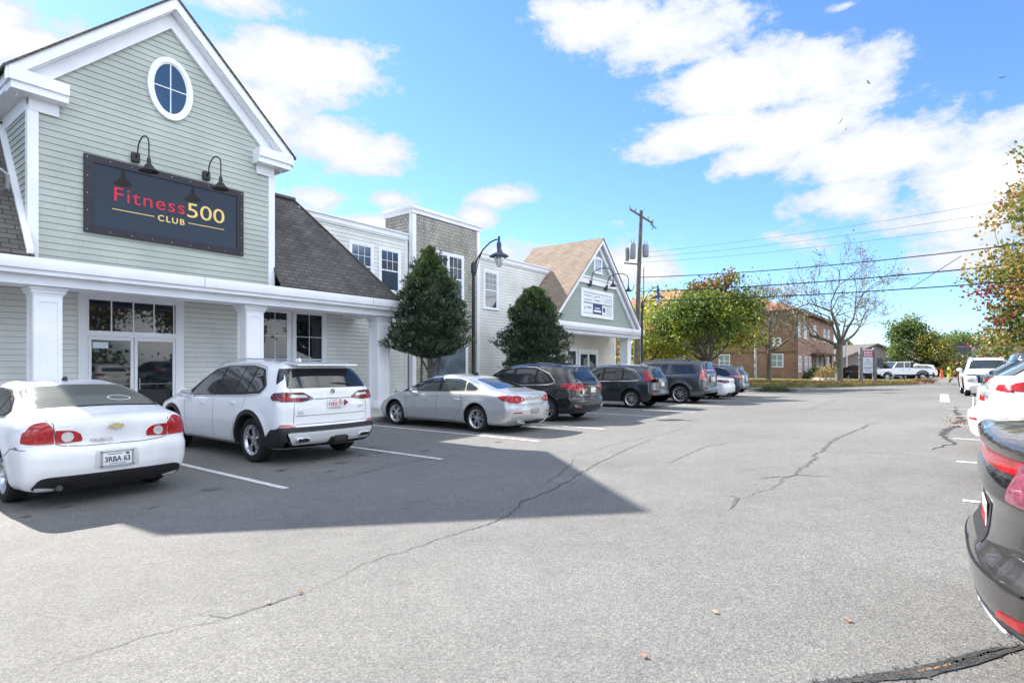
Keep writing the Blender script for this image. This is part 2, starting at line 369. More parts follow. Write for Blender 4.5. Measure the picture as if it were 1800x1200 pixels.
SAGE2 = mat('sage_siding_shaded', (.31, .36, .325), .6, var=.06, vs=.8, bump=.12, bs=45)  # same sage as the near gable, with its shade darkened into the colour
SAGEL = mat('sage_lap_shade', (.2, .215, .195), .8); GREYL = mat('grey_lap_shade', (.24, .243, .225), .8)  # darker tones painting the shade under the laps and in the board gaps
B = empty('shopping_building', (0, 0, 0), 0, 'long clapboard shop block with sage gables, white columns and shingled porch roofs', 'building')
def siding(mb, o, u, nrm, z0, z1, clip, h=.147, joints=.25):
    """lapped boards on a vertical plane: o origin, u horizontal direction, nrm outward; clip(z) -> (u0,u1)"""
    o = Vector(o); u = Vector(u); nrm = Vector(nrm); z = z0
    flip = u.cross(Vector((0,0,1))).dot(nrm) < 0
    while z < z1-1e-4:
        t = min(z+h, z1); a0, a1 = clip(z); b0, b1 = clip(t)
        if b1-b0 < .01: b0 = b1 = (b0+b1)/2; b1 += .001
        if a1-a0 > .02:
            t0 = t; t = max(z+.02, t-.009)
            def P(a, zz, off): v = o+u*a+nrm*off; return (v.x, v.y, o.z+zz)
            q = [P(a0, z, .016), P(a1, z, .016), P(b1, t, .003), P(b0, t, .003), P(a0, z, 0), P(a1, z, 0)]
            fs = [(0,1,2,3), (4,5,1,0)]
            if flip: fs = [f[::-1] for f in fs]
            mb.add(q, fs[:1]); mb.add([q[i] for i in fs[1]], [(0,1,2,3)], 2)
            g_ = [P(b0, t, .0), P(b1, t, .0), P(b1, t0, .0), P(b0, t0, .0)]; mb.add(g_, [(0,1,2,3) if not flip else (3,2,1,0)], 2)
            a = a0+rnd.uniform(.3, 3.6)
            while a < a1-.2:
                if rnd.random() < joints*2:
                    j = [P(a, z+.002, .0175), P(a+.004, z+.002, .0175), P(a+.004, t, .006), P(a, t, .006)]
                    mb.add(j, [(0,1,2,3) if not flip else (3,2,1,0)], 1)
                a += rnd.uniform(2.4, 3.7)
            t = t0
        z = t
YF, YW, YT = 15.8, 17.8, 17.5
AX, AZ, ES = 6.35, 10.83, .94      # main gable apex and slope
def gab(ax, az, es, x0, x1):
    def c(z):
        hw_ = (az-z)/es
        return max(x0, ax-hw_), min(x1, ax+hw_)
    return c
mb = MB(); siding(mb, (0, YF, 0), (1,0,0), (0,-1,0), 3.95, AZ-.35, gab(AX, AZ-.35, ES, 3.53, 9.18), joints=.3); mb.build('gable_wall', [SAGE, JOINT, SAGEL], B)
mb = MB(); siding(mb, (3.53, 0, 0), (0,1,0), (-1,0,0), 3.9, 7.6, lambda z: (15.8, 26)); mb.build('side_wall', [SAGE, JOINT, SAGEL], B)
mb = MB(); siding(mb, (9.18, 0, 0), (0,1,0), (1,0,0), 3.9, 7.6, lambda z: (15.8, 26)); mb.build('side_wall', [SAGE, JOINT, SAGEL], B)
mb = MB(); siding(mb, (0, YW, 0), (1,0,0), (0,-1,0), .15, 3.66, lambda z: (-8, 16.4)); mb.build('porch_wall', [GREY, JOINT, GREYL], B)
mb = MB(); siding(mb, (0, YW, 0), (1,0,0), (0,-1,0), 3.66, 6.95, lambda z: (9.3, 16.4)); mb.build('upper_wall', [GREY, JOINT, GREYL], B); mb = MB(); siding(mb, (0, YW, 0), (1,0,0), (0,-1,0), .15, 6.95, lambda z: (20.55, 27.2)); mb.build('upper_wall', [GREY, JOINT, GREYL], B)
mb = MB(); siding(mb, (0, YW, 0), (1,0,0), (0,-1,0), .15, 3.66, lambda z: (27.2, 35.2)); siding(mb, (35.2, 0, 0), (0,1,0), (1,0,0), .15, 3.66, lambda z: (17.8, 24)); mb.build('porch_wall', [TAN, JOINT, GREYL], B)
# bulk of the block behind the boards (closes it, and throws the big shadow)
mb = MB(); mb.box(-8, 17.85, 0, 35.15, 30, 6.9); mb.box(3.56, 15.83, 3.7, 9.15, 26, 7.55)
mb.prism([(3.5, 7.5), (9.22, 7.5), (AX, 7.5+(9.22-AX)*ES)], 15.83, 26, 'y')
mb.box(16.4, 17.53, 0, 20.58, 19.15, 8.1); mb.build('core_wall', mat('core', (.3, .3, .28), .9), B)
# main gable roof and its trim
def rake(mb, ax, az, es, hwid, y0, y1, t0, t1, mi=0):
    """two sloping boards under a gable line; t0..t1 vertical depth below the line"""
    for s in (-1, 1):
        mb.prism([(ax, az-t0), (ax+s*hwid, az-t0-hwid*es), (ax+s*hwid, az-t1-hwid*es), (ax, az-t1)], y0, y1, 'y', mi)
mb = MB(); rake(mb, AX, AZ+.16, ES, 3.33, 15.38, 26.2, 0, .06); mb.build('gable_roof', SHS, B)
mb = MB(); rake(mb, AX, AZ+.1, ES, 3.28, 15.42, 15.52, 0, .27); rake(mb, AX, AZ+.1, ES, 3.25, 15.52, 15.66, .01, .12)
rake(mb, AX, AZ-.1, ES, 3.2, 15.52, 15.68, .0, .10); rake(mb, AX, AZ-.14, ES, 3.05, 15.7, 15.79, .0, .42); mb.build('rake_trim', WHITE, B)
for s in (-1, 1):
    a, b = AX+s*3.23, AX+s*2.2
    mb = MB(); x0, x1 = min(a, b), max(a, b)
    mb.box(x0, 15.4, 7.62, x1, 15.84, 7.86); mb.box(x0+(.04 if s < 0 else 0)+.0, 15.45, 7.46, x1-(.04 if s > 0 else 0), 15.86, 7.62)
    mb.prism([(x0, 7.86), (x1, 7.86), (x1 if s > 0 else x0, 7.9), ], 15.41, 15.8, 'y')
    i0, i1 = (AX+s*2.83, AX+s*2.3); mb.box(min(i0, i1), 15.74, 7.2, max(i0, i1), 15.78, 7.46)
    # eave running back along the side
    e0, e1 = AX+s*3.23, AX+s*2.86
    mb.box(min(e0, e1), 15.86, 7.62, max(e0, e1), 26, 7.84); mb.box(min(e0, e1)+.03, 15.86, 7.5, max(e0, e1), 26, 7.62)
    f0, f1 = AX+s*2.83, AX+s*2.87; mb.box(min(f0, f1), 15.9, 7.2, max(f0, f1), 26, 7.5)
    mb.build('eave_return', WHITE, B)
for x0, x2 in ((3.52, 3.5), (9.02, 9.19)):
    mb = MB(); mb.box(x0, 15.755, 3.95, x0+.17, 15.8, 7.3); mb.box(x2, 15.76, 3.95, x2+.025, 15.95, 7.3); mb.build('corner_board', WHITE, B)
# oval window
def oval(rx, rz, n=48): return [(rx*math.cos(2*PI*i/n), rz*math.sin(2*PI*i/n)) for i in range(n)]
def ring(mb, cx, cz, o, i, y0, y1):
    n = len(o); V = []
    for y in (y1, y0):
        V += [(cx+p[0], y, cz+p[1]) for p in o]+[(cx+p[0], y, cz+p[1]) for p in i]
    F = []
    for k in range(n):
        j = (k+1) % n
        F += [(k, j, n+j, n+k), (2*n+j, 2*n+k, 3*n+k, 3*n+j), (2*n+k, 2*n+j, j, k), (n+k, n+j, 3*n+j, 3*n+k)]
    mb.add(V, [f[::-1] for f in F])
CX, CZ = 6.36, 8.73
mb = MB(); ring(mb, CX, CZ, oval(.535, .79), oval(.42, .66), 15.8, 15.72); ring(mb, CX, CZ, oval(.44, .68), oval(.385, .625), 15.8, 15.745)
ov = mb.build('round_window', WHITE, B)
mb = MB(); mb.prism([(CX+p[0], CZ+p[1]) for p in oval(.4, .64)], 15.765, 15.79, 'y'); mb.build('glass', mat('oval_glass', (.035, .07, .12), .05, ior=1.8), ov)
mb = MB(); mb.box(CX-.012, 15.75, CZ-.63, CX+.012, 15.764, CZ+.63); mb.box(CX-.39, 15.751, CZ-.012, CX+.39, 15.763, CZ+.012); mb.build('muntin', WHITE, ov)

# porch roofs
def hip(mb, pts, th=.05):
    a = [Vector(p) for p in pts]; n = (a[1]-a[0]).cross(a[2]-a[0]).normalized()*th
    k = len(a); V = a+[p-n for p in a]
    mb.add(V, [tuple(range(k)), tuple(range(2*k-1, k-1, -1))]+[(i, k+i, k+(i+1) % k, (i+1) % k) for i in range(k)])
ZE, ZR = 3.99, 7.36
mb = MB(); hip(mb, [(9.18, 15.33, ZE), (13.66, 15.33, ZE), (11.1, 17.85, ZR), (9.18, 17.85, ZR)]); mb.build('porch_roof', SHF, B)
mb = MB(); hip(mb, [(13.66, 15.33, ZE), (13.66, 17.8, ZE), (11.1, 17.84, ZR)]); mb.build('porch_roof', SHS, B)
mb = MB(); hip(mb, [(-8, 15.33, ZE), (3.53, 15.33, ZE), (3.53, 17.85, ZR), (-8, 17.85, ZR)]); mb.build('porch_roof', SHF, B)
mb = MB(); mb.tube([(13.66, 15.33, ZE+.03), (11.1, 17.83, ZR+.03)], .035, 6); mb.box(9.2, 17.75, ZR-.02, 11.15, 18.6, ZR+.07); mb.box(-8, 17.75, ZR-.02, 3.5, 18.6, ZR+.07); mb.build('ridge_cap', mat('ridge', (.1, .09, .085), .9), B)
mb = MB(); p = [(3.42, 15.36, 3.98), (3.42, 17.6, 6.98)]
mb.add([(3.40, 15.36, 3.99), (3.40, 17.85, 7.39), (3.40, 17.85, 7.50), (3.40, 15.36, 4.12), (3.52, 15.36, 3.99), (3.52, 17.85, 7.39), (3.52, 17.85, 7.50), (3.52, 15.36, 4.12)],
       [(0,1,2,3), (7,6,5,4), (0,3,7,4), (3,2,6,7)]); mb.build('step_flashing', WHITE, B)
# eave band, beam, ceiling
mb = MB()
mb.bbox(-8, 15.3, 3.70, 13.74, 15.5, 3.95, .012); mb.bbox(-8, 15.36, 3.60, 13.68, 15.52, 3.70, .008)
mb.box(-8, 15.56, 3.40, 13.66, 16.28, 3.62); mb.box(-8, 15.5, 3.622, 13.7, 17.79, 3.66)
mb.bbox(13.54, 15.52, 3.70, 13.74, 17.79, 3.95, .012); mb.box(13.1, 16.29, 3.40, 13.64, 17.79, 3.6)
mb.build('porch_beam', WHITE, B)
for xx in (2.2, 7.0, 12.5): mb = MB(); mb.box(xx, 15.293, 3.69, xx+.006, 15.299, 3.955); mb.build('gutter_seam', JOINT, B)
def column(x, w=.50, zt=3.40, y=15.8):
    mb = MB()
    mb.box(x, y, .42, x+w, y+w, zt-.14)
    for (a, b, z0, z1) in ((.05, .06, .15, .42),): mb.bbox(x-.05, y-.05, .152, x+w+.05, y+w+.05, .42, .012)
    mb.bbox(x-.03, y-.03, zt-.2, x+w+.03, y+w+.03, zt-.15, .008); mb.bbox(x-.06, y-.06, zt-.15, x+w+.06, y+w+.06, zt-.08, .01); mb.bbox(x-.09, y-.09, zt-.08, x+w+.09, y+w+.09, zt-.002, .012)
    # raised stiles around the sunk panels, front and left
    for (u0, u1) in ((0, .09), (w-.09, w)): mb.box(x+u0, y-.018, .42, x+u1, y-.001, zt-.2); mb.box(x-.018, y+u0, .42, x-.001, y+u1, zt-.2)
    mb.box(x+.09, y-.017, zt-.34, x+w-.09, y-.001, zt-.2); mb.box(x-.017, y+.09, zt-.34, x-.001, y+w-.09, zt-.2)
    mb.box(x+.09, y-.017, .42, x+w-.09, y-.001, .55)
    mb.build('column', WHITE, B)
for x in (-1.15, 3.62, 8.38, 13.13): column(x)
column(33.0)
column(24.0)
# two-storey parapet
for a, b in ((11.2, 16.36), (20.58, 27.0)):
    mb = MB(); mb.box(a, 17.71, 6.9, b, 17.8, 7.08); mb.bbox(a, 17.66, 7.08, b, 18.0, 7.14, .01); mb.box(a, 17.74, 6.84, b, 17.79, 6.9)
    mb.build('parapet_trim', WHITE, B)
mb = MB(); mb.box(16.16, 17.755, .15, 16.32, 17.8, 6.84); mb.build('corner_board', WHITE, B)
# tower
mb = MB(); mb.box(16.34, YT, .15, 20.6, YT+.03, 8.06); mb.build('tower_wall', TSH, B)
mb = MB(); mb.box(16.345, YT+.031, .15, 16.39, 19.2, 8.05); mb.build('tower_side_wall', TSS, B); mb = MB(); mb.box(20.56, YT+.031, .15, 20.595, 19.2, 8.05); mb.build('tower_side_wall', TSS, B)
mb = MB()
mb.box(16.31, YT-.03, .15, 16.52, YT-.002, 8.0); mb.box(16.31, YT-.002, .15, 16.343, YT+.18, 8.0); mb.box(20.42, YT-.03, .15, 20.63, YT-.002, 8.0); mb.box(20.602, YT-.002, .15, 20.63, YT+.18, 8.0)
mb.box(16.27, YT-.07, 8.0, 20.67, 19.25, 8.16); mb.bbox(16.22, YT-.12, 8.16, 20.72, 19.3, 8.3, .015)
mb.build('tower_trim', WHITE, B)

def window(x0, x1, z0, z1, y, cols=(3,), rows=2, casing=.11, single=False, glass=UGL, lower_plain=True):
    """white cased window; one sash pair per entry of cols"""
    mb = MB(); y1 = y-.045
    mb.box(x0, y1, z1-casing, x1, y-.001, z1); mb.box(x0-.02, y1-.025, z0, x1+.02, y-.001, z0+casing*.7)
    mb.box(x0, y1, z0+casing*.7, x0+casing, y-.001, z1-casing); mb.box(x1-casing, y1, z0+casing*.7, x1, y-.001, z1-casing)
    w = mb.build('window', WHITE, B)
    n = len(cols); a0, a1 = x0+casing, x1-casing; b0, b1 = z0+casing*.7, z1-casing; ww = (a1-a0)/n
    mb = MB(); gl = MB()
    for i, c in enumerate(cols):
        l, r = a0+i*ww, a0+(i+1)*ww
        if n > 1: l += .03*(i > 0); r -= .03*(i < n-1)
        f = .045
        zm = (b0+b1)/2
        mb.box(l, y-.036, b1-f, r, y-.016, b1); mb.box(l, y-.036, b0, r, y-.016, b0+f)
        mb.box(l, y-.036, b0+f, l+f, y-.016, b1-f); mb.box(r-f, y-.036, b0+f, r, y-.016, b1-f)
        if not single: mb.box(l+f, y-.038, zm-.025, r-f, y-.016, zm+.025)
        top0 = zm+.025 if not single else b0+f
        for k in range(1, c):
            xx = l+f+(r-l-2*f)*k/c; mb.box(xx-.009, y-.028, top0, xx+.009, y-.0165, b1-f)
        for k in range(1, rows):
            zz = top0+(b1-f-top0)*k/rows; mb.box(l+f, y-.0275, zz-.009, r-f, y-.0165, zz+.009)
        gl.box(l+f*.5, y-.022, b0+f*.5, r-f*.5, y-.0175, b1-f*.5)
        if i: mb.box(l-.06, y1+.004, b0, l, y-.016, b1)
    mb.build('sash', WHITE, w); gl.build('glass', glass, w)
    return w
window(13.36, 14.54, 4.6, 6.41, YW); window(14.78, 15.94, 4.6, 6.41, YW)
window(17.42, 19.48, 4.45, 6.67, YT, (3, 3), 2)
window(21.22, 22.4, 4.42, 6.37, YW, (3,), 3)
window(17.15, 19.76, 1.0, 2.68, YT, (1,), 1, single=True, glass=mat('display_glass', (.13,.16,.19), .08, ior=1.8, var=.35, vs=1.5))
# porch window pair and the glazed double door
window(9.78, 11.02, .95, 3.63, YW, (2,), 3, casing=.15, single=True, glass=WGL); window(11.0, 12.38, .95, 3.63, YW, (2,), 3, casing=.14, single=True, glass=WGL)
mb = MB(); mb.box(4.96, YW-.06, .15, 5.17, YW-.001, 3.42); mb.box(7.3, YW-.06, .15, 7.53, YW-.001, 3.42); mb.box(4.96, YW-.06, 3.42, 7.53, YW-.001, 3.62)
mb.box(5.171, YW-.05, 2.44, 7.299, YW-.001, 2.58)
mb.build('door_frame', WHITE, B)
DW = mat('door_white', (.74, .75, .78), .4)
mb = MB()
for k in range(5): xx = 5.17+k*.5175; mb.box(xx, YW-.045, 2.58, xx+.03, YW-.012, 3.42)
mb.box(5.2, YW-.0445, 3.39, 7.27, YW-.012, 3.42); tr = mb.build('transom_window', DW, B)
mb = MB(); mb.box(5.17, YW-.025, 2.58, 7.3, YW-.018, 3.42); mb.build('glass', WGL, tr)
for a, b, s in ((5.18, 6.22, 1), (6.25, 7.29, 0)):
    mb = MB(); mb.box(a, YW-.05, .17, a+.07, YW-.01, 2.43); mb.box(b-.07, YW-.05, .17, b, YW-.01, 2.43)
    mb.box(a+.07, YW-.05, 2.34, b-.07, YW-.01, 2.43); mb.box(a+.07, YW-.05, .17, b-.07, YW-.01, .4)
    dr = mb.build('door', DW, B)
    mb = MB(); mb.box(a+.05, YW-.03, .38, b-.05, YW-.022, 2.36); mb.build('glass', WGL, dr)
    mb = MB(); xx = b-.1 if s else a+.1
    mb.tube([(xx, YW-.05, 1.0), (xx, YW-.11, 1.0), (xx, YW-.11, 1.3), (xx, YW-.05, 1.3)], .012, 6); mb.tube([(a+.1, YW-.07, 1.15), (b-.1, YW-.07, 1.15)], .011, 6)
    mb.build('handle', mat('steel', (.5, .5, .52), .3, 1), dr)
    if s:
        mb = MB(); mb.box(a+.1, YW-.034, 2.12, a+.45, YW-.031, 2.28); mb.build('notice', mat('paper', (.6, .68, .75), .7), dr)
# far gable
FX, FZ, FS = 29.1, 8.86, .94
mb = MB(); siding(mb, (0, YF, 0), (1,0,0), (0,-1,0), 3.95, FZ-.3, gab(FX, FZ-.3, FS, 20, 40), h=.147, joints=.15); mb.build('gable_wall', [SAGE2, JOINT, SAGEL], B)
mb = MB(); mb.prism([(24.3, 4.0), (33.9, 4.0), (FX, FZ-.2)], 15.84, 20, 'y'); mb.build('core_wall', MATS['core'], B)
mb = MB(); mb.prism([(FX, FZ+.12), (23.85, FZ+.12-5.25*FS), (23.85, FZ+.04-5.25*FS), (FX, FZ+.04)], 15.4, 20.3, 'y')
mb.prism([(FX, FZ+.12), (34.35, FZ+.12-5.25*FS), (34.35, FZ+.04-5.25*FS), (FX, FZ+.04)], 15.4, 20.3, 'y'); mb.build('gable_roof', SHT, B)
mb = MB(); rake(mb, FX, FZ+.04, FS, 5.2, 15.44, 15.54, 0, .26); rake(mb, FX, FZ+.04, FS, 5.15, 15.54, 15.7, .02, .12); rake(mb, FX, FZ-.15, FS, 5.0, 15.68, 15.79, 0, .4)
mb.box(26.9, 15.70, 6.25, 31.3, 15.79, 6.62); mb.box(26.8, 15.64, 6.56, 31.4, 15.695, 6.66)
mb.build('rake_trim', WHITE, B)
mb = MB(); mb.bbox(23.8, 15.3, 3.70, 34.5, 15.5, 3.95, .012); mb.bbox(23.85, 15.36, 3.60, 34.45, 15.52, 3.70, .008); mb.box(23.9, 15.56, 3.40, 34.4, 16.28, 3.62); mb.box(23.9, 15.5, 3.622, 34.45, 17.79, 3.66)
mb.bbox(34.3, 15.5, 3.7, 34.5, 22, 3.95, .01)
mb.build('porch_beam', WHITE, B)
mb = MB(); mb.box(35.05, 17.75, .15, 35.24, 17.8, 3.6); mb.build('corner_board', WHITE, B)
window(28.62, 29.6, 6.93, 7.9, YF, (2,), 2, casing=.1, single=True, glass=mat('gable_glass', (.06, .16, .32), .05, ior=1.7))
window(28.88, 30.14, .9, 2.7, YW, (1,), 1, single=True, glass=WGL)
mb = MB(); mb.box(30.28, YW-.06, .15, 30.42, YW-.001, 2.5); mb.box(32.6, YW-.06, .15, 32.74, YW-.001, 2.5); mb.box(30.28, YW-.06, 2.5, 32.74, YW-.001, 2.68); mb.build('door_frame', WHITE, B)
for a, b in ((30.43, 31.5), (31.52, 32.59)):
    mb = MB(); mb.box(a, YW-.05, .17, a+.09, YW-.01, 2.49); mb.box(b-.09, YW-.05, .17, b, YW-.01, 2.49); mb.box(a+.09, YW-.05, 2.38, b-.09, YW-.01, 2.49); mb.box(a+.09, YW-.05, .17, b-.09, YW-.01, .4)
    dr = mb.build('door', DW, B); mb = MB(); mb.box(a+.07, YW-.03, .38, b-.07, YW-.022, 2.4); mb.build('glass', WGL, dr)

# ---------------------------------------------------------------- signs and wall lamps
SB = empty('shop_sign', (6.38, 15.78, 4.75), 0, 'large dark framed sign with red and yellow fitness club lettering on the sage gable', 'sign')
mb = MB(); w, h = 3.74, 1.8
mb.box(-w/2, -.06, 0, w/2, -.0, .17); mb.box(-w/2, -.06, h-.17, w/2, 0, h); mb.box(-w/2, -.06, .17, -w/2+.19, 0, h-.17); mb.box(w/2-.19, -.06, .17, w/2, 0, h-.17)
mb.build('frame', mat('sign_frame', (.02, .018, .026), .5, var=.2, vs=8), SB)
mb = MB(); mb.box(-w/2+.18, -.035, .16, w/2-.18, -.0, h-.16); mb.build('panel', mat('sign_panel', (.04, .038, .036), .04, ior=1.5), SB)
mb = MB()
for i in range(9):
    for z in (.06, h-.07): mb.lathe([(0, -.066), (.009, -.066), (.009, -.06)], (-w/2+.06+i*(w-.12)/8, 0, z), 8, 'y')
for z in (.5, .9, 1.3):
    for s in (-1, 1): mb.lathe([(0, -.066), (.009, -.066), (.009, -.06)], (s*(w/2-.06), 0, z), 8, 'y')
mb.build('screw', mat('screw', (.7, .7, .72), .3, .5), SB)
RED = mat('sign_red', (.62, .022, .055), .5); GOLD = mat('sign_gold', (.86, .62, .20), .5)
x = -1.31
t1 = text('lettering', 'Fitness', .48, RED, SB, (x, -.04, .84), FRONT, .004, 1.12, bold=.0, space=1.12)
bpy.context.view_layer.update()
w1 = max(v.co.x for v in t1.data.vertices)*1.12
sc = 1.62/w1; t1.scale[0] = 1.12*sc
t2 = text('lettering', '500', .54, GOLD, SB, (x+1.65, -.04, .80), FRONT, .004, 1, bold=.0)
t2.scale[0] = 1.0/max(v.co.x for v in t2.data.vertices)
t3 = text('lettering', 'CLUB', .21, GOLD, SB, (-.33, -.04, .56), FRONT, .004, 1, bold=.003, space=1.25)
t3.scale[0] = .64/max(v.co.x for v in t3.data.vertices)
mb = MB(); mb.box(-1.31, -.042, .63, -.4, -.036, .648); mb.box(.4, -.042, .63, 1.33, -.036, .648); mb.build('rule_line', GOLD, SB)

def gooseneck(loc, label, k=1.0, reach=.75, dz=-.32):
    b0 = .3*k if k > 1 else .14
    e = empty('gooseneck_lamp', loc, 0, label, 'wall lamp', 'gooseneck lamps over the signs')
    mb = MB(); mb.bbox(-.09*k, -.1*k, -.11*k, .09*k, 0, .11*k, .012); mb.build('wall_bracket', BLACKM, e)
    mb = MB()
    path = [(0, -.05, 0), (0, -.14, .02), (0, -.18, .07*k), (0, -.2, b0)]+[(0, -.2-(reach-.2)/2*(1-math.cos(rad(t))), b0+.27*k*math.sin(rad(t))) for t in range(15, 181, 15)]+[(0, -reach, .12+dz)]
    mb.tube(path, .017*k, 8); mb.build('arm', BLACKM, e)
    mb = MB(); mb.lathe([(0, .14), (.035, .14), (.045, .1), (.045, .0), (.075, -.02), (.1, -.06), (.13, -.1), (.2, -.16), (.21, -.18), (.2, -.178), (.12, -.1), (0, -.05)], (0, -reach, dz), 24)
    mb.xf(Matrix.Translation((0, 0, .0))) if 0 else None
    mb.build('lamp_shade', BLACKM, e)
    if k != 1: pass
    return e
gooseneck((5.56, 15.8, 6.74), 'left gooseneck lamp arching over the dark fitness club sign', 1, .85)
gooseneck((7.24, 15.8, 6.74), 'right gooseneck lamp arching over the dark fitness club sign', 1, .85)
gooseneck((28.1, 15.8, 6.28), 'gooseneck lamp over the left half of the white tenant board', 1.35, 1.5, -.12)
gooseneck((30.0, 15.8, 6.22), 'gooseneck lamp over the right half of the white tenant board', 1.35, 1.5, -.12)
# tenant board
TB = empty('tenant_board', (29.0, 15.78, 4.39), 0, 'white framed board of six tenant panels on the far gable', 'sign')
w, h = 3.8, 1.58
mb = MB(); mb.box(-w/2, -.07, 0, w/2, 0, .2); mb.box(-w/2, -.07, h-.2, w/2, 0, h); mb.box(-w/2, -.07, .2, -w/2+.24, 0, h-.2); mb.box(w/2-.24, -.07, .2, w/2, 0, h-.2); mb.build('frame', WHITE, TB)
mb = MB(); mb.box(-w/2+.23, -.03, .19, w/2-.23, -.001, h-.19); mb.build('backing', BLACKM, TB)
TP = mat('tenant_white', (.72, .76, .8), .5); TN = mat('tenant_navy', (.02, .03, .15), .5); TK = mat('ink', (.03, .03, .05), .6); TT = mat('ink_teal', (.01, .07, .14), .6); TG = mat('ink_grey', (.3, .33, .4), .6)
cw_, ch_ = (w-.58)/3, (h-.5)/2
for r in range(2):
    for c in range(3):
        x0 = -w/2+.27+c*(cw_+.02); z0 = .23+(1-r)*(ch_+.05)
        navy = (r == 1 and c == 1)
        mb = MB(); mb.box(x0, -.04, z0, x0+cw_, -.031, z0+ch_); p = mb.build('panel', TN if navy else TP, TB)
        mb = MB(); cx = x0+cw_/2
        if r == 0 and c == 0:
            pass
        elif r == 0 and c == 1:
            mb.prism([(x0+.1, z0+.3), (x0+.35, z0+.34), (x0+.6, z0+.4), (x0+.6, z0+.42), (x0+.3, z0+.38), (x0+.1, z0+.32)], -.043, -.0405, 'y'); mb.box(x0+.68, -.043, z0+.36, x0+.76, -.0405, z0+.44); mb.box(x0+.15, -.043, z0+.15, x0+.85, -.0405, z0+.19)
        elif r == 0 and c == 2:
            mb.prism([(x0+.18, z0+.42), (x0+.22, z0+.42), (x0+.42, z0+.1), (x0+.36, z0+.1)], -.043, -.0405, 'y')
            for q in range(3): mb.box(x0+.5, -.043, z0+.14+q*.11, x0+.95, -.0405, z0+.17+q*.11)
        elif r == 1 and c == 0:
            mb.prism([(x0+.1, z0+.2), (x0+.22, z0+.36), (x0+.32, z0+.4), (x0+.22, z0+.28), (x0+.16, z0+.18)], -.043, -.0405, 'y')
            for q in range(4): mb.box(x0+.45+q*.12, -.043, z0+.26, x0+.52+q*.12, -.0405, z0+.36)
        elif r == 1 and c == 2:
            mb.prism([(x0+.22+.15*math.cos(t*PI/10), z0+.28+.15*math.sin(t*PI/10)) for t in range(20)], -.043, -.0405, 'y')
            for q in range(4): mb.box(x0+.48, -.043, z0+.1+q*.11, x0+.95, -.0405, z0+.125+q*.11)
        else: mb.box(x0+.1, -.043, z0+.1, x0+.95, -.0405, z0+.22); mb.box(x0+.25, -.043, z0+.3, x0+.8, -.0405, z0+.36)
        if mb.v: mb.build('emblem', TP if navy else (TT if r == 1 and c == 2 else (TK if (r, c) in ((1, 0), (0, 1)) else TG)), p)
        if r == 0 and c == 0:
            for q in range(2): 
                mb = MB()
                for k in range(7): mb.box(x0+.12+k*.12, -.043, z0+.1+q*.24, x0+.2+k*.12, -.0405, z0+.17+q*.24)
                mb.build('emblem', TG, p)
# floodlight at the left picture edge
e = empty('flood_light', (2.75, 15.9, 6.1), 0, 'round black floodlight on a pipe bracket against the left shingled roof', 'lamp')
mb = MB(); mb.lathe([(0, -.22), (.15, -.2), (.17, -.12), (.13, .0), (.06, .08), (0, .1)], (0, 0, 0), 20, 'y'); mb.lathe([(0, -.14), (.05, -.14), (.05, -.28)], (0, 0, 0), 10, 'z'); mb.build('lamp_head', BLACKM, e)
mb = MB(); mb.tube([(-.6, 0, -.3), (.35, 0, -.3), (.45, 0, -.38), (.47, .1, -.62), (.5, .45, -.62)], .04, 8); mb.build('bracket', mat('galv', (.35, .35, .36), .5, .5), e)
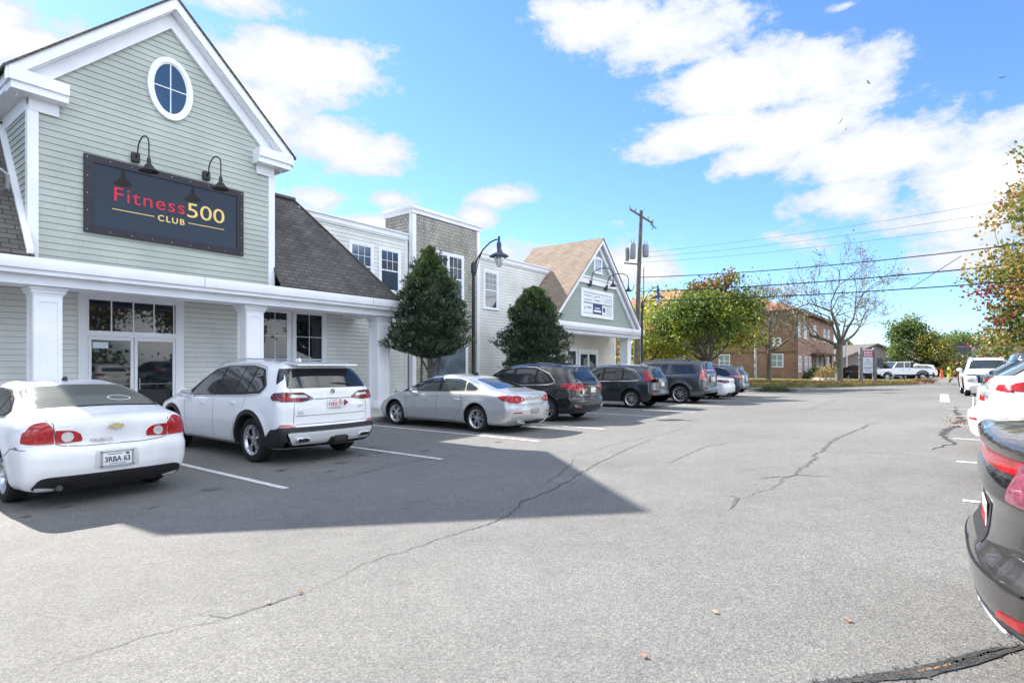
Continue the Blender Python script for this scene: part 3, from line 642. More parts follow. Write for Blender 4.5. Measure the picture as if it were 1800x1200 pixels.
# ---------------------------------------------------------------- vehicles
def smax(a, b, k):
    h = np.maximum(k-np.abs(a-b), 0)/k
    return np.maximum(a, b)+h*h*k*.25
def prof(pts, lo, hi, sig, n=500):
    xs = np.linspace(lo, hi, n); p = sorted(pts)
    v = np.interp(xs, [a for a, b in p], [b for a, b in p])
    w = max(1, int(3*sig/((hi-lo)/n))); k = np.exp(-.5*(np.arange(-w, w+1)/(sig/((hi-lo)/n)))**2); k /= k.sum()
    v = np.convolve(np.pad(v, w, mode='edge'), k, 'valid')
    g = np.gradient(v, xs)
    return lambda q: np.interp(q, xs, v), lambda q: np.interp(q, xs, g)
QDEF = [(0, .09), (.1, .035), (.3, .012), (.5, 0), (.78, .006), (.95, .022), (1.0, .04), (1.05, .06)]
class Body:
    """a car body as the rounded meeting of its side, plan and cross profiles; y runs from the rear bumper (0) to the nose"""
    def __init__(s, c):
        s.c = c; s.W2 = c['W']/2; s.L = c['L']; s.H = c['H']; s.bot = c.get('bot', .2)
        s.zt, s.zg = prof(c['top'], -.3, s.L+.3, c.get('ts', .05))
        s.yr, s.yrg = prof(c['rear'], 0, s.H+.3, .025)
        s.yf, s.yfg = prof(c['front'], 0, s.H+.3, .03)
        s.belt, _ = prof(c['belt'], -.3, s.L+.3, .08)
        q = c.get('q', QDEF); s.in1 = s.W2-c['roofw']
        q = list(q)+[(1.5, .06+(s.in1-.06)*.42), (2.0, s.in1), (2.6, s.in1*1.6)]
        s.qf, _ = prof(q, -.5, 2.6, .03)
        s.kt = c.get('kt', .12); s.kr = c.get('kr', .14); s.cr = c.get('cr', .10); s.cf = c.get('cf', .22)
        s.wh = [(c['ro'], c['R']), (c['ro']+c['wb'], c['R'])]; s.fl = c.get('fl', .018)
        s.gr = c.get('gr', .05); s.tr = c.get('tr', .05); s.tf = c.get('tf', .07); s.crown = c.get('crown', .045)
    def F(s, p):
        x = np.abs(p[..., 0]); y = p[..., 1]; z = p[..., 2]; xn = x/s.W2
        top = (z-(s.zt(y)-s.crown*xn**2))/np.sqrt(1+s.zg(y)**2)
        zb = s.belt(y); q = np.where(z < zb, (z-s.bot)/(zb-s.bot), 1+(z-zb)/(s.H-zb))
        off = s.qf(q)
        off = off+s.tr*np.clip((1.0-y)/1.0, 0, 1)**2+s.tf*np.clip((y-(s.L-1.1))/1.1, 0, 1)**2
        g = np.clip(q-1, 0, 1); off = off+s.gr*g*(np.clip((1.8-y)/1.8, 0, 1)+np.clip((y-(s.L-2.2))/1.6, 0, 1))
        for yw, R in s.wh:
            d = np.sqrt((y-yw)**2+(z-R)**2); off = off-s.fl*np.exp(-((d-(R+.07))/.10)**2)*np.clip((zb-z)/.12, 0, 1)
        side = x-(s.W2-off)
        rear = (s.yr(z)+s.cr*xn**3.2-y)/np.sqrt(1+s.yrg(z)**2)
        front = (y-(s.L-s.yf(z)-s.cf*xn**2.6))/np.sqrt(1+s.yfg(z)**2)
        f = smax(top, side, s.kt); f = smax(f, rear, s.kr if s.kr > .05 else .05); f = smax(f, front, .16)
        return smax(f, s.bot-z, .05)
    def N(s, p):
        e = 2e-3; g = np.zeros_like(p)
        for i in range(3):
            d = np.zeros(3); d[i] = e; g[..., i] = s.F(p+d)-s.F(p-d)
        return g/np.maximum(np.linalg.norm(g, axis=-1, keepdims=True), 1e-9)
    def solve(s, o, d, lo, hi, it=26):
        """point where F crosses zero on o + t d; F(lo) < 0 < F(hi)"""
        lo = np.full(o.shape[:-1], float(lo)); hi = np.full(o.shape[:-1], float(hi))
        for _ in range(it):
            m = (lo+hi)/2; ins = s.F(o+d*m[..., None]) < 0
            lo = np.where(ins, m, lo); hi = np.where(ins, hi, m)
        return o+d*((lo+hi)/2)[..., None]
    def skin(s, na, ny, nc):
        zc = s.c.get('zc', .6); y0, y1 = s.c.get('ya', .85), s.L-s.c.get('yb', .95)
        A = np.linspace(0, 2*PI, na, endpoint=False)
        rings = [(y0, f) for f in np.linspace(PI/2, 0, nc, endpoint=False)]+[(y, 0) for y in np.linspace(y0, y1, ny)]+[(y1, -f) for f in np.linspace(PI/2, 0, nc, endpoint=False)[::-1]]
        rings = rings[1:-1]
        o = np.zeros((len(rings), na, 3)); d = np.zeros_like(o)
        for i, (y, f) in enumerate(rings):
            o[i, :, 1] = y; o[i, :, 2] = zc
            d[i, :, 0] = np.sin(A)*math.cos(f); d[i, :, 2] = np.cos(A)*math.cos(f); d[i, :, 1] = -math.sin(f)
        P = s.solve(o, d, 0, 3.2).reshape(-1, 3)
        pr = s.solve(np.array([[0, y0, zc]]), np.array([[0, -1., 0]]), 0, 3.2); pf = s.solve(np.array([[0, y1, zc]]), np.array([[0, 1., 0]]), 0, 3.2)
        P = np.vstack([P, pr, pf]); n = len(rings); F = []
        for i in range(n-1):
            for k in range(na): j = (k+1) % na; F.append((i*na+k, i*na+j, (i+1)*na+j, (i+1)*na+k))
        a, b = n*na, n*na+1
        for k in range(na): j = (k+1) % na; F.append((a, j, k)); F.append((b, (n-1)*na+k, (n-1)*na+j))
        return P, F
    def mesh(s, name, paint, under, parent, res=1.0, clad=None, cut=True):
        P, F = s.skin(int(112*res), int(84*res), int(26*res))
        me = bpy.data.meshes.new('tmp'); me.from_pydata(P.tolist(), [], F); bm = bmesh.new(); bm.from_mesh(me); bpy.data.meshes.remove(me)
        bmesh.ops.recalc_face_normals(bm, faces=bm.faces)
        zc = clad if clad else s.bot+.045
        bmesh.ops.bisect_plane(bm, geom=bm.verts[:]+bm.edges[:]+bm.faces[:], plane_co=(0, 0, zc), plane_no=(0, 0, 1), dist=1e-5)
        for f in bm.faces:
            if f.calc_center_median().z < zc: f.material_index = 1
            f.smooth = True
        me = bpy.data.meshes.new(name); bm.to_mesh(me); bm.free(); me.materials.append(paint); me.materials.append(under)
        o = link(name, me, None)
        if cut:
            cb = MB()
            for yw, R in s.wh:
                for sg in (-1, 1):
                    r = R+s.c.get('gap', .055); x0, x1 = sg*(s.W2-.30), sg*(s.W2+.3)
                    cb.lathe([(0, x0), (r, x0), (r, x1), (0, x1)], (0, yw, R+.015), 40, 'x')
            ct = cb.build('cut', [under]); bm = bmesh.new(); bm.from_mesh(ct.data); bmesh.ops.remove_doubles(bm, verts=bm.verts, dist=1e-5)
            bmesh.ops.recalc_face_normals(bm, faces=bm.faces); bm.to_mesh(ct.data); bm.free()
            md = o.modifiers.new('b', 'BOOLEAN'); md.operation = 'DIFFERENCE'; md.object = ct; md.solver = 'EXACT'
            bpy.context.view_layer.update()
            nm = bpy.data.meshes.new_from_object(o.evaluated_get(bpy.context.evaluated_depsgraph_get()))
            o.modifiers.clear(); o.data = nm; bpy.data.objects.remove(ct); me = nm
            me.materials.clear(); me.materials.append(paint); me.materials.append(under)
        n = len(me.vertices); co_ = np.empty(n*3); me.vertices.foreach_get('co', co_); co_ = co_.reshape(-1, 3)
        fv = s.F(co_); nv = s.N(co_); on = np.abs(fv) < .012
        nl = len(me.loops); lv = np.empty(nl, int); me.loops.foreach_get('vertex_index', lv); nrm = nv[lv].copy()
        for p in me.polygons:
            vs = p.vertices
            if not all(on[v] for v in vs):
                p.material_index = 1
                for li in p.loop_indices: nrm[li] = p.normal
            p.use_smooth = True
        me.normals_split_custom_set(nrm.tolist())
        me.update(); o.parent = parent; o.name = name
        return o
    def project(s, q, plane, sg=1):
        q = np.asarray(q, float); n = len(q); o = np.zeros((n, 3)); d = np.zeros((n, 3))
        if plane == 'side': o[:, 1] = q[:, 0]; o[:, 2] = q[:, 1]; d[:, 0] = sg; lo, hi = 0, 1.6
        elif plane == 'rear': o[:, 0] = q[:, 0]; o[:, 2] = q[:, 1]; o[:, 1] = s.c.get('ymid', 1.6); d[:, 1] = -1; lo, hi = 0, 3
        elif plane == 'front': o[:, 0] = q[:, 0]; o[:, 2] = q[:, 1]; o[:, 1] = s.L-1.6; d[:, 1] = 1; lo, hi = 0, 3
        else: o[:, 0] = q[:, 0]; o[:, 1] = q[:, 1]; o[:, 2] = .5; d[:, 2] = 1; lo, hi = 0, 2
        if plane in ('rear', 'front'):
            for _ in range(30):         # keep the ray start inside the body: tuck points that lie past the flank back onto it
                out = s.F(o) > -.035
                if not out.any(): break
                o[:, 0] = np.where(out, o[:, 0]*.985, o[:, 0])
        return s.solve(o, d, lo, hi)
    def patch(s, name, outline, plane, m, parent, off=.004, sg=1, g=.05, skirt=.012, mi=None):
        out = densify(outline, g*.6); n = len(out)
        xs = [p[0] for p in out]; ys = [p[1] for p in out]; pts = [Vector(p) for p in out]
        a = min(xs)+g/2
        while a < max(xs):
            b = min(ys)+g/2
            while b < max(ys):
                if inside(a, b, out): pts.append(Vector((a+.0013, b)))
                b += g
            a += g
        r = geometry.delaunay_2d_cdt(pts, [], [list(range(n))], 1, 1e-5)
        V = np.array([(v.x, v.y) for v in r[0]]); P = s.project(V, plane, sg); Nn = s.N(P)
        top = P+Nn*off
        F = [tuple(f) for f in r[2]]
        nn = len(V)
        bd = {}
        for f in F:
            for i in range(len(f)):
                e = (f[i], f[(i+1) % len(f)])
                if (e[1], e[0]) in bd: del bd[(e[1], e[0])]
                else: bd[e] = 1
        low = P+Nn*(off-skirt); SK = [(a_, a_+nn, b_+nn, b_) for a_, b_ in bd]
        me = bpy.data.meshes.new(name)
        if F:
            f0 = F[0]; nn_ = np.cross(top[f0[1]]-top[f0[0]], top[f0[2]]-top[f0[0]])
            if np.dot(nn_, Nn[f0[0]]) < 0: F = [f[::-1] for f in F]; SK = [q[::-1] for q in SK]
        me.from_pydata(np.vstack([top, low]).tolist(), [], F+SK); me.materials.append(m); me.update()
        nrm = []
        for p in me.polygons:
            p.use_smooth = True
            for v in p.vertices: nrm.append(tuple(Nn[v]) if p.index < len(F) else tuple(p.normal))
        me.normals_split_custom_set(nrm)
        return link(name, me, parent)
    def line(s, pts, plane, w, mb, sg=1, off=.0025, seg=.06, closed=False):
        """thin strip laid on the skin, collected in mb"""
        out = densify(pts, seg, closed); q = []
        for i, p in enumerate(out):
            a, b = out[i-1 if (closed or i) else 0], out[(i+1) % len(out) if closed else min(i+1, len(out)-1)]
            dx, dy = b[0]-a[0], b[1]-a[1]; l = math.hypot(dx, dy) or 1; nx, ny = -dy/l*w/2, dx/l*w/2
            q += [(p[0]+nx, p[1]+ny), (p[0]-nx, p[1]-ny)]
        P = s.project(q, plane, sg); Nn = s.N(P); P = P+Nn*off; n = len(out)
        fs = [(2*i, 2*i+1, 2*((i+1) % n)+1, 2*((i+1) % n)) for i in range(n if closed else n-1)]
        v = [P[k] for k in fs[0][:3]]
        if np.dot(np.cross(v[1]-v[0], v[2]-v[0]), Nn[0]) < 0: fs = [f[::-1] for f in fs]
        mb.add(P.tolist(), fs, 0, True)
def densify(pts, g, closed=True):
    out = []; n = len(pts)
    for i in range(n if closed else n-1):
        a, b = pts[i], pts[(i+1) % n]; k = max(1, int(math.hypot(b[0]-a[0], b[1]-a[1])/g))
        for j in range(k): out.append((a[0]+(b[0]-a[0])*j/k, a[1]+(b[1]-a[1])*j/k))
    if not closed: out.append(tuple(pts[-1]))
    return out
def inside(x, y, poly):
    c = False; n = len(poly); mind = 1e9
    for i in range(n):
        a, b = poly[i], poly[(i+1) % n]
        if (a[1] > y) != (b[1] > y) and x < (b[0]-a[0])*(y-a[1])/(b[1]-a[1])+a[0]: c = not c
        mind = min(mind, (a[0]-x)**2+(a[1]-y)**2)
    return c and mind > 1.5e-4
def rp(pts, r=.04, n=4):
    """polygon with rounded corners; r one number or one per corner"""
    out = []; N_ = len(pts)
    for i in range(N_):
        p = Vector(pts[i][:2]); a = Vector(pts[i-1][:2]); b = Vector(pts[(i+1) % N_][:2]); rr = pts[i][2] if len(pts[i]) > 2 else r
        da, db = (a-p), (b-p); t = min(rr, da.length*.45, db.length*.45); u, v = p+da.normalized()*t, p+db.normalized()*t
        for k in range(n+1):
            w = k/n; out.append(tuple(u*(1-w)**2+p*2*w*(1-w)+v*w*w))
    return out
def mir(pts): return [(-x, y) for x, y in pts][::-1]
PW = mat('paint_white', (.78, .78, .80), .35, coat=1, var=.02, vs=1.2)
PWD = mat('paint_white_dusty', (.72, .72, .74), .42, coat=.6, var=.09, vs=2.5)
PS = mat('paint_silver', (.50, .51, .52), .34, .55, coat=1, var=.03, vs=1.5)
PK = mat('paint_black', (.012, .012, .014), .25, 0, coat=1, var=.1)
PG = mat('paint_dark_grey', (.035, .04, .046), .3, .5, coat=1, var=.05)
PG2 = mat('paint_slate', (.055, .063, .072), .3, .5, coat=1, var=.05)
PGN = mat('paint_graphite', (.05, .047, .047), .3, .4, coat=1, var=.06, vs=2)
PB = mat('paint_bluegrey', (.07, .078, .10), .3, .5, coat=1, var=.05)
PLAS = mat('black_plastic', (.018, .018, .02), .55, var=.25, vs=12, bump=.1, bs=200)
UNDR = mat('underbody', (.008, .008, .009), .9)
CGL = glassmat('car_glass', (.010, .012, .014), .03, 1.75); CG2 = glassmat('car_glass_clear', (.03, .038, .04), .04, 1.7)
CG3 = glassmat('car_glass_dusty', (.11, .118, .108), .16, 1.5)
SEAL = mat('seal', (.01, .01, .011), .45); CHR = mat('chrome', (.75, .76, .78), .12, 1); SIL = mat('silver_plastic', (.5, .51, .53), .35, .6)
TLR = mat('tail_red', (.33, .004, .008), .2, 0, coat=.6, var=.35, vs=30); TLD = mat('tail_dark', (.10, .005, .01), .1, 0, coat=1, var=.4, vs=30); TLC = mat('lamp_clear', (.62, .62, .64), .15, .3, coat=1, var=.2, vs=60)
TLP = mat('tail_pink', (.5, .12, .13), .15, 0, coat=1, var=.3, vs=40)
TYRE = mat('tyre_rubber', (.014, .014, .015), .8, var=.2, vs=15); ALLOY = mat('alloy', (.58, .58, .60), .28, .85, var=.05); ALLD = mat('alloy_dark', (.03, .03, .033), .35, .5)
PLATE = mat('plate_white', (.72, .72, .72), .45); PTXT = mat('plate_ink', (.02, .03, .09), .5); PRED = mat('plate_red_ink', (.45, .03, .05), .5)
BADGE = mat('badge', (.45, .45, .47), .2, .9)
WHEELS = {}
def wheel_parts(R, rr, n, style, w=.22):
    key = (R, rr, n, style)
    if key in WHEELS: return WHEELS[key]
    t = MB()   # axis x, outer face toward +x at x=0
    t.lathe([(rr-.01, -.03), (rr+.01, -.008), (rr+.03, -.0), (R-.045, .002), (R-.015, -.012), (R-.003, -.035), (R, -.07), (R, -w+.06), (R-.01, -w+.02), (R-.05, -w), (rr, -w)], (0,0,0), 40, 'x')
    for k in (-.075, -.11, -.145): t.lathe([(R+.001, k-.004), (R+.0015, k), (R+.001, k+.004)], (0,0,0), 40, 'x')
    t.lathe([(rr-.012, -.03), (rr-.05, -.09), (rr-.055, -.17), (0, -.17)], (0,0,0), 32, 'x', 1)
    t.lathe([(0, -.12), (rr*.62, -.12), (rr*.62, -.135), (0, -.135)], (0,0,0), 28, 'x', 2)
    a = MB()
    a.lathe([(rr-.035, -.06), (rr-.022, -.03), (rr-.005, -.012), (rr+.004, -.008), (rr+.006, -.02), (rr-.01, -.05)], (0,0,0), 40, 'x')
    a.lathe([(0, -.03), (.035, -.03), (.062, -.038), (.07, -.06), (.07, -.10)], (0,0,0), 20, 'x')
    def spoke(a0, a1, w0, w1, r0=.045, r1=None):
        r1 = r1 or rr-.02; V = []
        for r, an, hw, x in ((r0, a0, w0, -.035), ((r0+r1)/2, (a0+a1)/2, (w0+w1)/2, -.042), (r1, a1, w1, -.03)):
            c, s_ = math.cos(an), math.sin(an)
            for k, xx in ((-1, x-.03), (-.62, x), (.62, x), (1, x-.03)): V.append((xx, c*r-s_*hw*k, s_*r+c*hw*k))
        F = []
        for i in range(2):
            for k in range(3): F.append((i*4+k, (i+1)*4+k, (i+1)*4+k+1, i*4+k+1))
        F += [(0, 1, 2, 3), (11, 10, 9, 8)]
        a.add(V, F)
    for i in range(n):
        th = 2*PI*i/n+.3
        if style == 'v': spoke(th-.14, th-.27, .02, .02); spoke(th+.14, th+.27, .02, .02)
        elif style == 'y': spoke(th, th, .026, .02, .045, rr*.5); spoke(th, th-.26, .018, .014, rr*.42); spoke(th, th+.26, .018, .014, rr*.42)
        elif style == 'w': spoke(th, th, .02, .034)
        else: spoke(th, th, .026, .02)
    t1 = t.build('wheel', [TYRE, UNDR, mat('disc', (.25, .25, .25), .4, .8)]); a1 = a.build('rim', mat('rim_'+style, *(((.58, .58, .60), .28, .85) if style != 'd' else ((.03, .03, .033), .35, .5))))
    r = (t1.data, a1.data); bpy.data.objects.remove(t1); bpy.data.objects.remove(a1)
    WHEELS[key] = r
    return r
def plate(parent, x, y, z, s, ink=PTXT, tilt=0, w=.305, h=.152, frame=None):
    mb = MB(); mb.bbox(-w/2, -.006, -h/2, w/2, 0, h/2, .003); p = mb.build('number_plate', PLATE, parent); p.location = (x, y, z); p.rotation_euler = (tilt, 0, 0)
    if s:
        t = text('plate_text', s, .088, ink, p, (0, -.007, -.036), FRONT, .001, .86, 'CENTER', bold=.002)
        for bx_ in ((-.11, .05, .05, .058), (-.09, -.062, .09, -.056), (.085, .042, .125, .064)):
            mb = MB(); mb.box(bx_[0], -.0075, bx_[1], bx_[2], -.0065, bx_[3]); mb.build('plate_print', PRED if ink is PRED else PTXT, p)
    if frame:
        mb = MB(); a, b = w/2+.02, h/2+.018; mb.box(-a, -.014, b-.014, a, .0, b); mb.box(-a, -.014, -b, a, .0, -b+.014); mb.box(-a, -.014, -b, -a+.014, 0, b); mb.box(a-.014, -.014, -b, a, 0, b); mb.build('plate_frame', frame, p)
    return p
def ellip(mb, c, r, n=14, mi=0):
    V = []; F = []
    for i in range(n//2+1):
        ph = PI*i/(n//2)
        for k in range(n): t = 2*PI*k/n; V.append((c[0]+r[0]*math.sin(ph)*math.cos(t), c[1]+r[1]*math.sin(ph)*math.sin(t), c[2]+r[2]*math.cos(ph)))
    for i in range(n//2):
        for k in range(n): F.append((i*n+k, (i+1)*n+k, (i+1)*n+(k+1) % n, i*n+(k+1) % n))
    mb.add(V, F, mi, True)
def vehicle(c):
    e = empty(c['name'], (c['X'], c['Y'], c.get('Z', 0)), c.get('rz', 0), c['label'], c['cat'], c.get('group'))
    bd = Body(c); paint = c['paint']; res = c.get('res', 1.0); L_, W2, H = bd.L, bd.W2, bd.H
    root = e
    # everything below is built with y from the rear bumper; the holder is the Empty itself (its origin = rear bumper centre on the ground)
    body = bd.mesh('body', paint, PLAS if c.get('clad') else UNDR, e, res, c.get('clad'))
    for sg in (-1, 1):
        if c.get('seal'): bd.patch('window_seal', rp(c['seal'], .05), 'side', c.get('sealm', SEAL), e, .003, sg, .07, .012)
        for q in c.get('side_glass', []): bd.patch('side_window', rp(q, .045), 'side', c.get('sglass', CGL), e, .0065, sg, .07, .01)
        if c.get('clad') and c.get('arch', .06):
            aw = c.get('arch', .06)
            for yw, R in bd.wh:
                r0, r1 = R+.05, R+.05+aw; z0 = bd.bot+.03
                a0 = math.asin(max(-1, min(1, (z0-R-.015)/r1)))
                A = [a0+(PI-2*a0)*i/24 for i in range(25)]
                o = [(yw+r1*math.cos(a), R+.015+r1*math.sin(a)) for a in A]+[(yw+r0*math.cos(a), R+.015+r0*math.sin(a)) for a in A[::-1]]
                bd.patch('wheel_arch', [p for p in o if .12 < p[0] < L_-.15], 'side', c.get('archm', PLAS), e, .012, sg, .08, .03)
        if c.get('handles'):
            mb = MB()
            for (yy, zz) in c['handles']:
                p = bd.project([(yy, zz)], 'side', sg)[0]
                x = p[0]; mb.tube([(x-.0*sg, yy-.09, zz), (x+.03*sg, yy-.075, zz), (x+.034*sg, yy, zz+.004), (x+.03*sg, yy+.075, zz), (x, yy+.09, zz)], .012, 8)
            mb.build('door_handle', c.get('hm', paint), e)
        if c.get('mirror'):
            yy, zz = c['mirror']; mb = MB(); ellip(mb, (sg*(W2+.10), yy, zz+.07), (.12, .075, .085)); mb.box(sg*(W2-.12), yy-.03, zz-.03, sg*(W2+.05), yy+.03, zz+.03)
            mm = mb.build('side_mirror', c.get('mm', paint), e)
            mb = MB(); mb.prism(rp([(sg*(W2+.10)-.1, zz+.005), (sg*(W2+.10)+.1, zz+.005), (sg*(W2+.10)+.1, zz+.135), (sg*(W2+.10)-.1, zz+.135)], .05), yy-.076, yy-.05, 'y'); mb.build('mirror_glass', CHR, mm)
        if c.get('sills'):
            y0, y1, z0, z1 = c['sills']; bd.patch('sill_trim', rp([(y0, z0), (y1, z0), (y1, z1), (y0, z1)], .02), 'side', c.get('sillm', CHR), e, .008, sg, .1)
    for q, pl_, sg in [(q, 'side', s_) for q in c.get('seams', []) for s_ in (-1, 1)]+[(q, 'rear', 1) for q in c.get('rseams', [])]+[(q, 'front', 1) for q in c.get('fseams', [])]:
        mb = MB(); bd.line(q, pl_, .008, mb, sg); mb.build('panel_gap', SEAL, e)
    if c.get('chrome'):
        for sg in (-1, 1):
            mb = MB()
            for q, w in c['chrome']: bd.line(q, 'side', w, mb, sg, .009)
            mb.build('window_trim', c.get('chm', CHR), e)
    for nm, q, pl_, m, off in c.get('patches', []):
        bd.patch(nm, q, pl_, m, e, off, 1, c.get('pg', .05))
        if nm.endswith('_'): pass
    for nm, q, pl_, m, off in c.get('mpatches', []):
        for qq in (q, mir(q)): bd.patch(nm, qq, pl_, m, e, off, 1, c.get('pg', .05))
    for nm, q, m, off in c.get('spatches', []):
        for sg in (-1, 1): bd.patch(nm, q, 'side', m, e, off, sg, .05)
    # wheels
    rr = c.get('rr', c['R']-.12)
    tm, am = wheel_parts(c['R'], rr, c.get('ns', 5), c.get('ws', 'v'))
    for yw, R in bd.wh:
        for sg in (-1, 1):
            w = link('wheel', tm, e); w.location = (sg*(W2-.035), yw, R); w.rotation_euler = (rnd.uniform(0, 6), 0, 0) if sg > 0 else (rnd.uniform(0, 6), 0, PI)
            a = link('rim', am, w)
    # axle and floor pan shadow box so that no light shows through underneath
    if c.get('extra'): c['extra'](e, bd)
    return e
def sym(seg): return seg+mir(seg)
def wiper(e, x0, y0, z0, x1, y1, z1, name='wiper'):
    mb = MB(); mb.tube([(x0, y0, z0), ((x0+x1)/2, (y0+y1)/2-.012, (z0+z1)/2+.012), (x1, y1, z1)], [.014, .009, .006], 6); mb.lathe([(0, -.03), (.022, -.03), (.026, .01)], (x0, y0, z0), 10, 'y'); mb.build(name, PLAS, e)
def fin(e, y, z, m):
    mb = MB(); mb.prism([(y-.11, z-.02), (y+.1, z-.02), (y+.0, z+.05), (y-.06, z+.06)], -.018, .018, 'x'); mb.build('roof_antenna', m, e)
def rails(e, bd, y0, y1, m, x=None):
    for sg in (-1, 1):
        xx = sg*(x or bd.c['roofw']-.06); z = [float(bd.project([(xx, y0+(y1-y0)*k/8)], 'top')[0][2]) for k in range(9)]
        mb = MB(); mb.tube([(xx, y0, z[0])]+[(xx, y0+(y1-y0)*k/8, z[k]+.045) for k in range(1, 8)]+[(xx, y1, z[8])], .017, 6); mb.build('roof_rail', m, e)
LG = 'cars parked nose in along the shop front'; RG = 'cars parked tail out along the right row'
def loop(p): return list(p)+[p[0]]
def arc(cx, cy, rx, ry, n=20): return [(cx+rx*math.cos(2*PI*k/n), cy+ry*math.sin(2*PI*k/n)) for k in range(n)]
# --- white sedan, nearest on the left
def ex_sedan(e, bd):
    plate(e, 0, -.008, .535, '3RBA 63', frame=SIL)
    mb = MB(); mb.prism([(-.085, .0), (-.05, .022), (-.03, .022), (-.03, .034), (.03, .034), (.03, .022), (.07, .022), (.09, .002), (.05, -.02), (.03, -.02), (.03, -.032), (-.03, -.032), (-.03, -.02), (-.065, -.02)], -.012, 0, 'y')
    o = mb.build('emblem', mat('emblem_gold', (.62, .52, .28), .3, .7), e); o.location = (0, .035, .925)
    t = text('badge', 'MALIBU LS', .052, BADGE, e, (-.27, .030, .755), FRONT, .003, .95)
    mb = MB(); bd.line(arc(.30,.86,.13,.075,28), 'top', .014, mb, 1, .008, .05, True); mb.build('window_sticker', PLATE, e)
    fin(e, 2.0, 1.44, PLAS)
    mb = MB(); mb.lathe([(.045, 0), (.045, .14), (.036, .14), (.036, .02), (0, .02)], (-.55, .05, .25), 16, 'y'); mb.build('exhaust', mat('exhaust', (.12, .12, .12), .4, .9), e)
MAL = dict(name='parked_car', label='white sedan nearest on the left with round reversing lamps and a dusty rear window', cat='car', group=LG,
  X=2.63, Y=8.0, L=4.87, W=1.80, H=1.46, wb=2.85, ro=1.06, R=.33, roofw=.56, paint=PWD, kt=.13, gr=.04, cr=.13, zc=.55, bot=.2,
  top=[(-.3,1.03),(.05,1.05),(.25,1.075),(.60,1.13),(.95,1.26),(1.45,1.40),(2.2,1.46),(2.9,1.42),(3.4,1.22),(3.85,1.02),(4.4,.9),(4.75,.75),(5.2,.5)],
  rear=[(0,.2),(.22,.14),(.33,.03),(.45,0),(.60,-.005),(.68,.01),(.715,.055),(.8,.06),(.95,.05),(1.03,.04),(1.2,.03),(1.5,.03)],
  front=[(0,.2),(.3,.02),(.55,0),(.75,.08),(.9,.3),(1.5,.6)], belt=[(0,1.0),(1,.98),(2.5,.95),(4,.9),(4.9,.75)],
  seal=[(.98,1.10),(1.15,1.02),(3.75,.97),(3.3,1.18),(2.9,1.31),(2.3,1.36),(1.7,1.34),(1.25,1.24)],
  side_glass=[[(1.08,1.10),(1.20,1.05),(1.5,1.045),(1.42,1.26),(1.28,1.21)], [(1.55,1.045),(2.42,1.01),(2.38,1.33),(1.8,1.325),(1.48,1.28)], [(2.48,1.01),(3.5,.99),(3.1,1.2),(2.85,1.29),(2.45,1.33)]],
  chrome=[([(1.02,1.03),(2.4,.985),(3.72,.955)], .012)],
  seams=[[(1.62,1.0),(1.55,.62),(1.75,.5),(1.9,.27)], [(2.48,.97),(2.5,.27),(1.9,.27)], [(3.6,.93),(3.55,.27),(2.5,.27)], [(.18,.70),(.55,.70),(.72,.60)]],
  rseams=[[(-.66,1.03),(-.60,.98),(-.58,.75),(-.52,.73),(-.3,.712),(.3,.712),(.52,.73),(.58,.75),(.60,.98),(.66,1.03)]],
  handles=[(1.85,.86),(2.95,.84)], mirror=(3.35,.93),
  patches=[('window_border', rp([(-.72,.62),(.72,.62),(.62,1.46),(-.62,1.46)], .09), 'top', SEAL, .002), ('rear_window', rp([(-.67,.66),(.67,.66),(.575,1.42),(-.575,1.42)], .07), 'top', CG3, .004), ('plate_recess', rp([(-.24,.43),(.24,.43),(.22,.64),(-.22,.64)], .03), 'rear', mat('recess_white', (.55,.55,.57), .5), .002),
           ('lower_bumper', rp([(-.80,.20),(.80,.20),(.74,.365),(.66,.385),(-.66,.385),(-.74,.365)], .04), 'rear', PLAS, .008)],
  mpatches=[('tail_light', rp([(.595,.755),(.84,.765,.03),(.835,.9,.06),(.78,.985,.06),(.655,1.015,.05),(.6,.93,.02)], .02), 'rear', TLR, .008),
            ('tail_light', rp([(.33,.77,.03),(.585,.755,.02),(.585,.91,.02),(.42,.90,.05),(.35,.86,.05)], .03), 'rear', TLR, .008),
            ('reversing_lamp', arc(.475,.83,.058,.058), 'rear', TLC, .014)],
  spatches=[('tail_light', rp([(.13,.765),(.26,.775),(.24,.9),(.14,.93)], .03), TLR, .004), ('side_marker', rp([(.33,.695),(.43,.695),(.43,.725),(.33,.725)], .008), TLD, .004)],
  rr=.215, ns=7, ws='s', extra=ex_sedan)
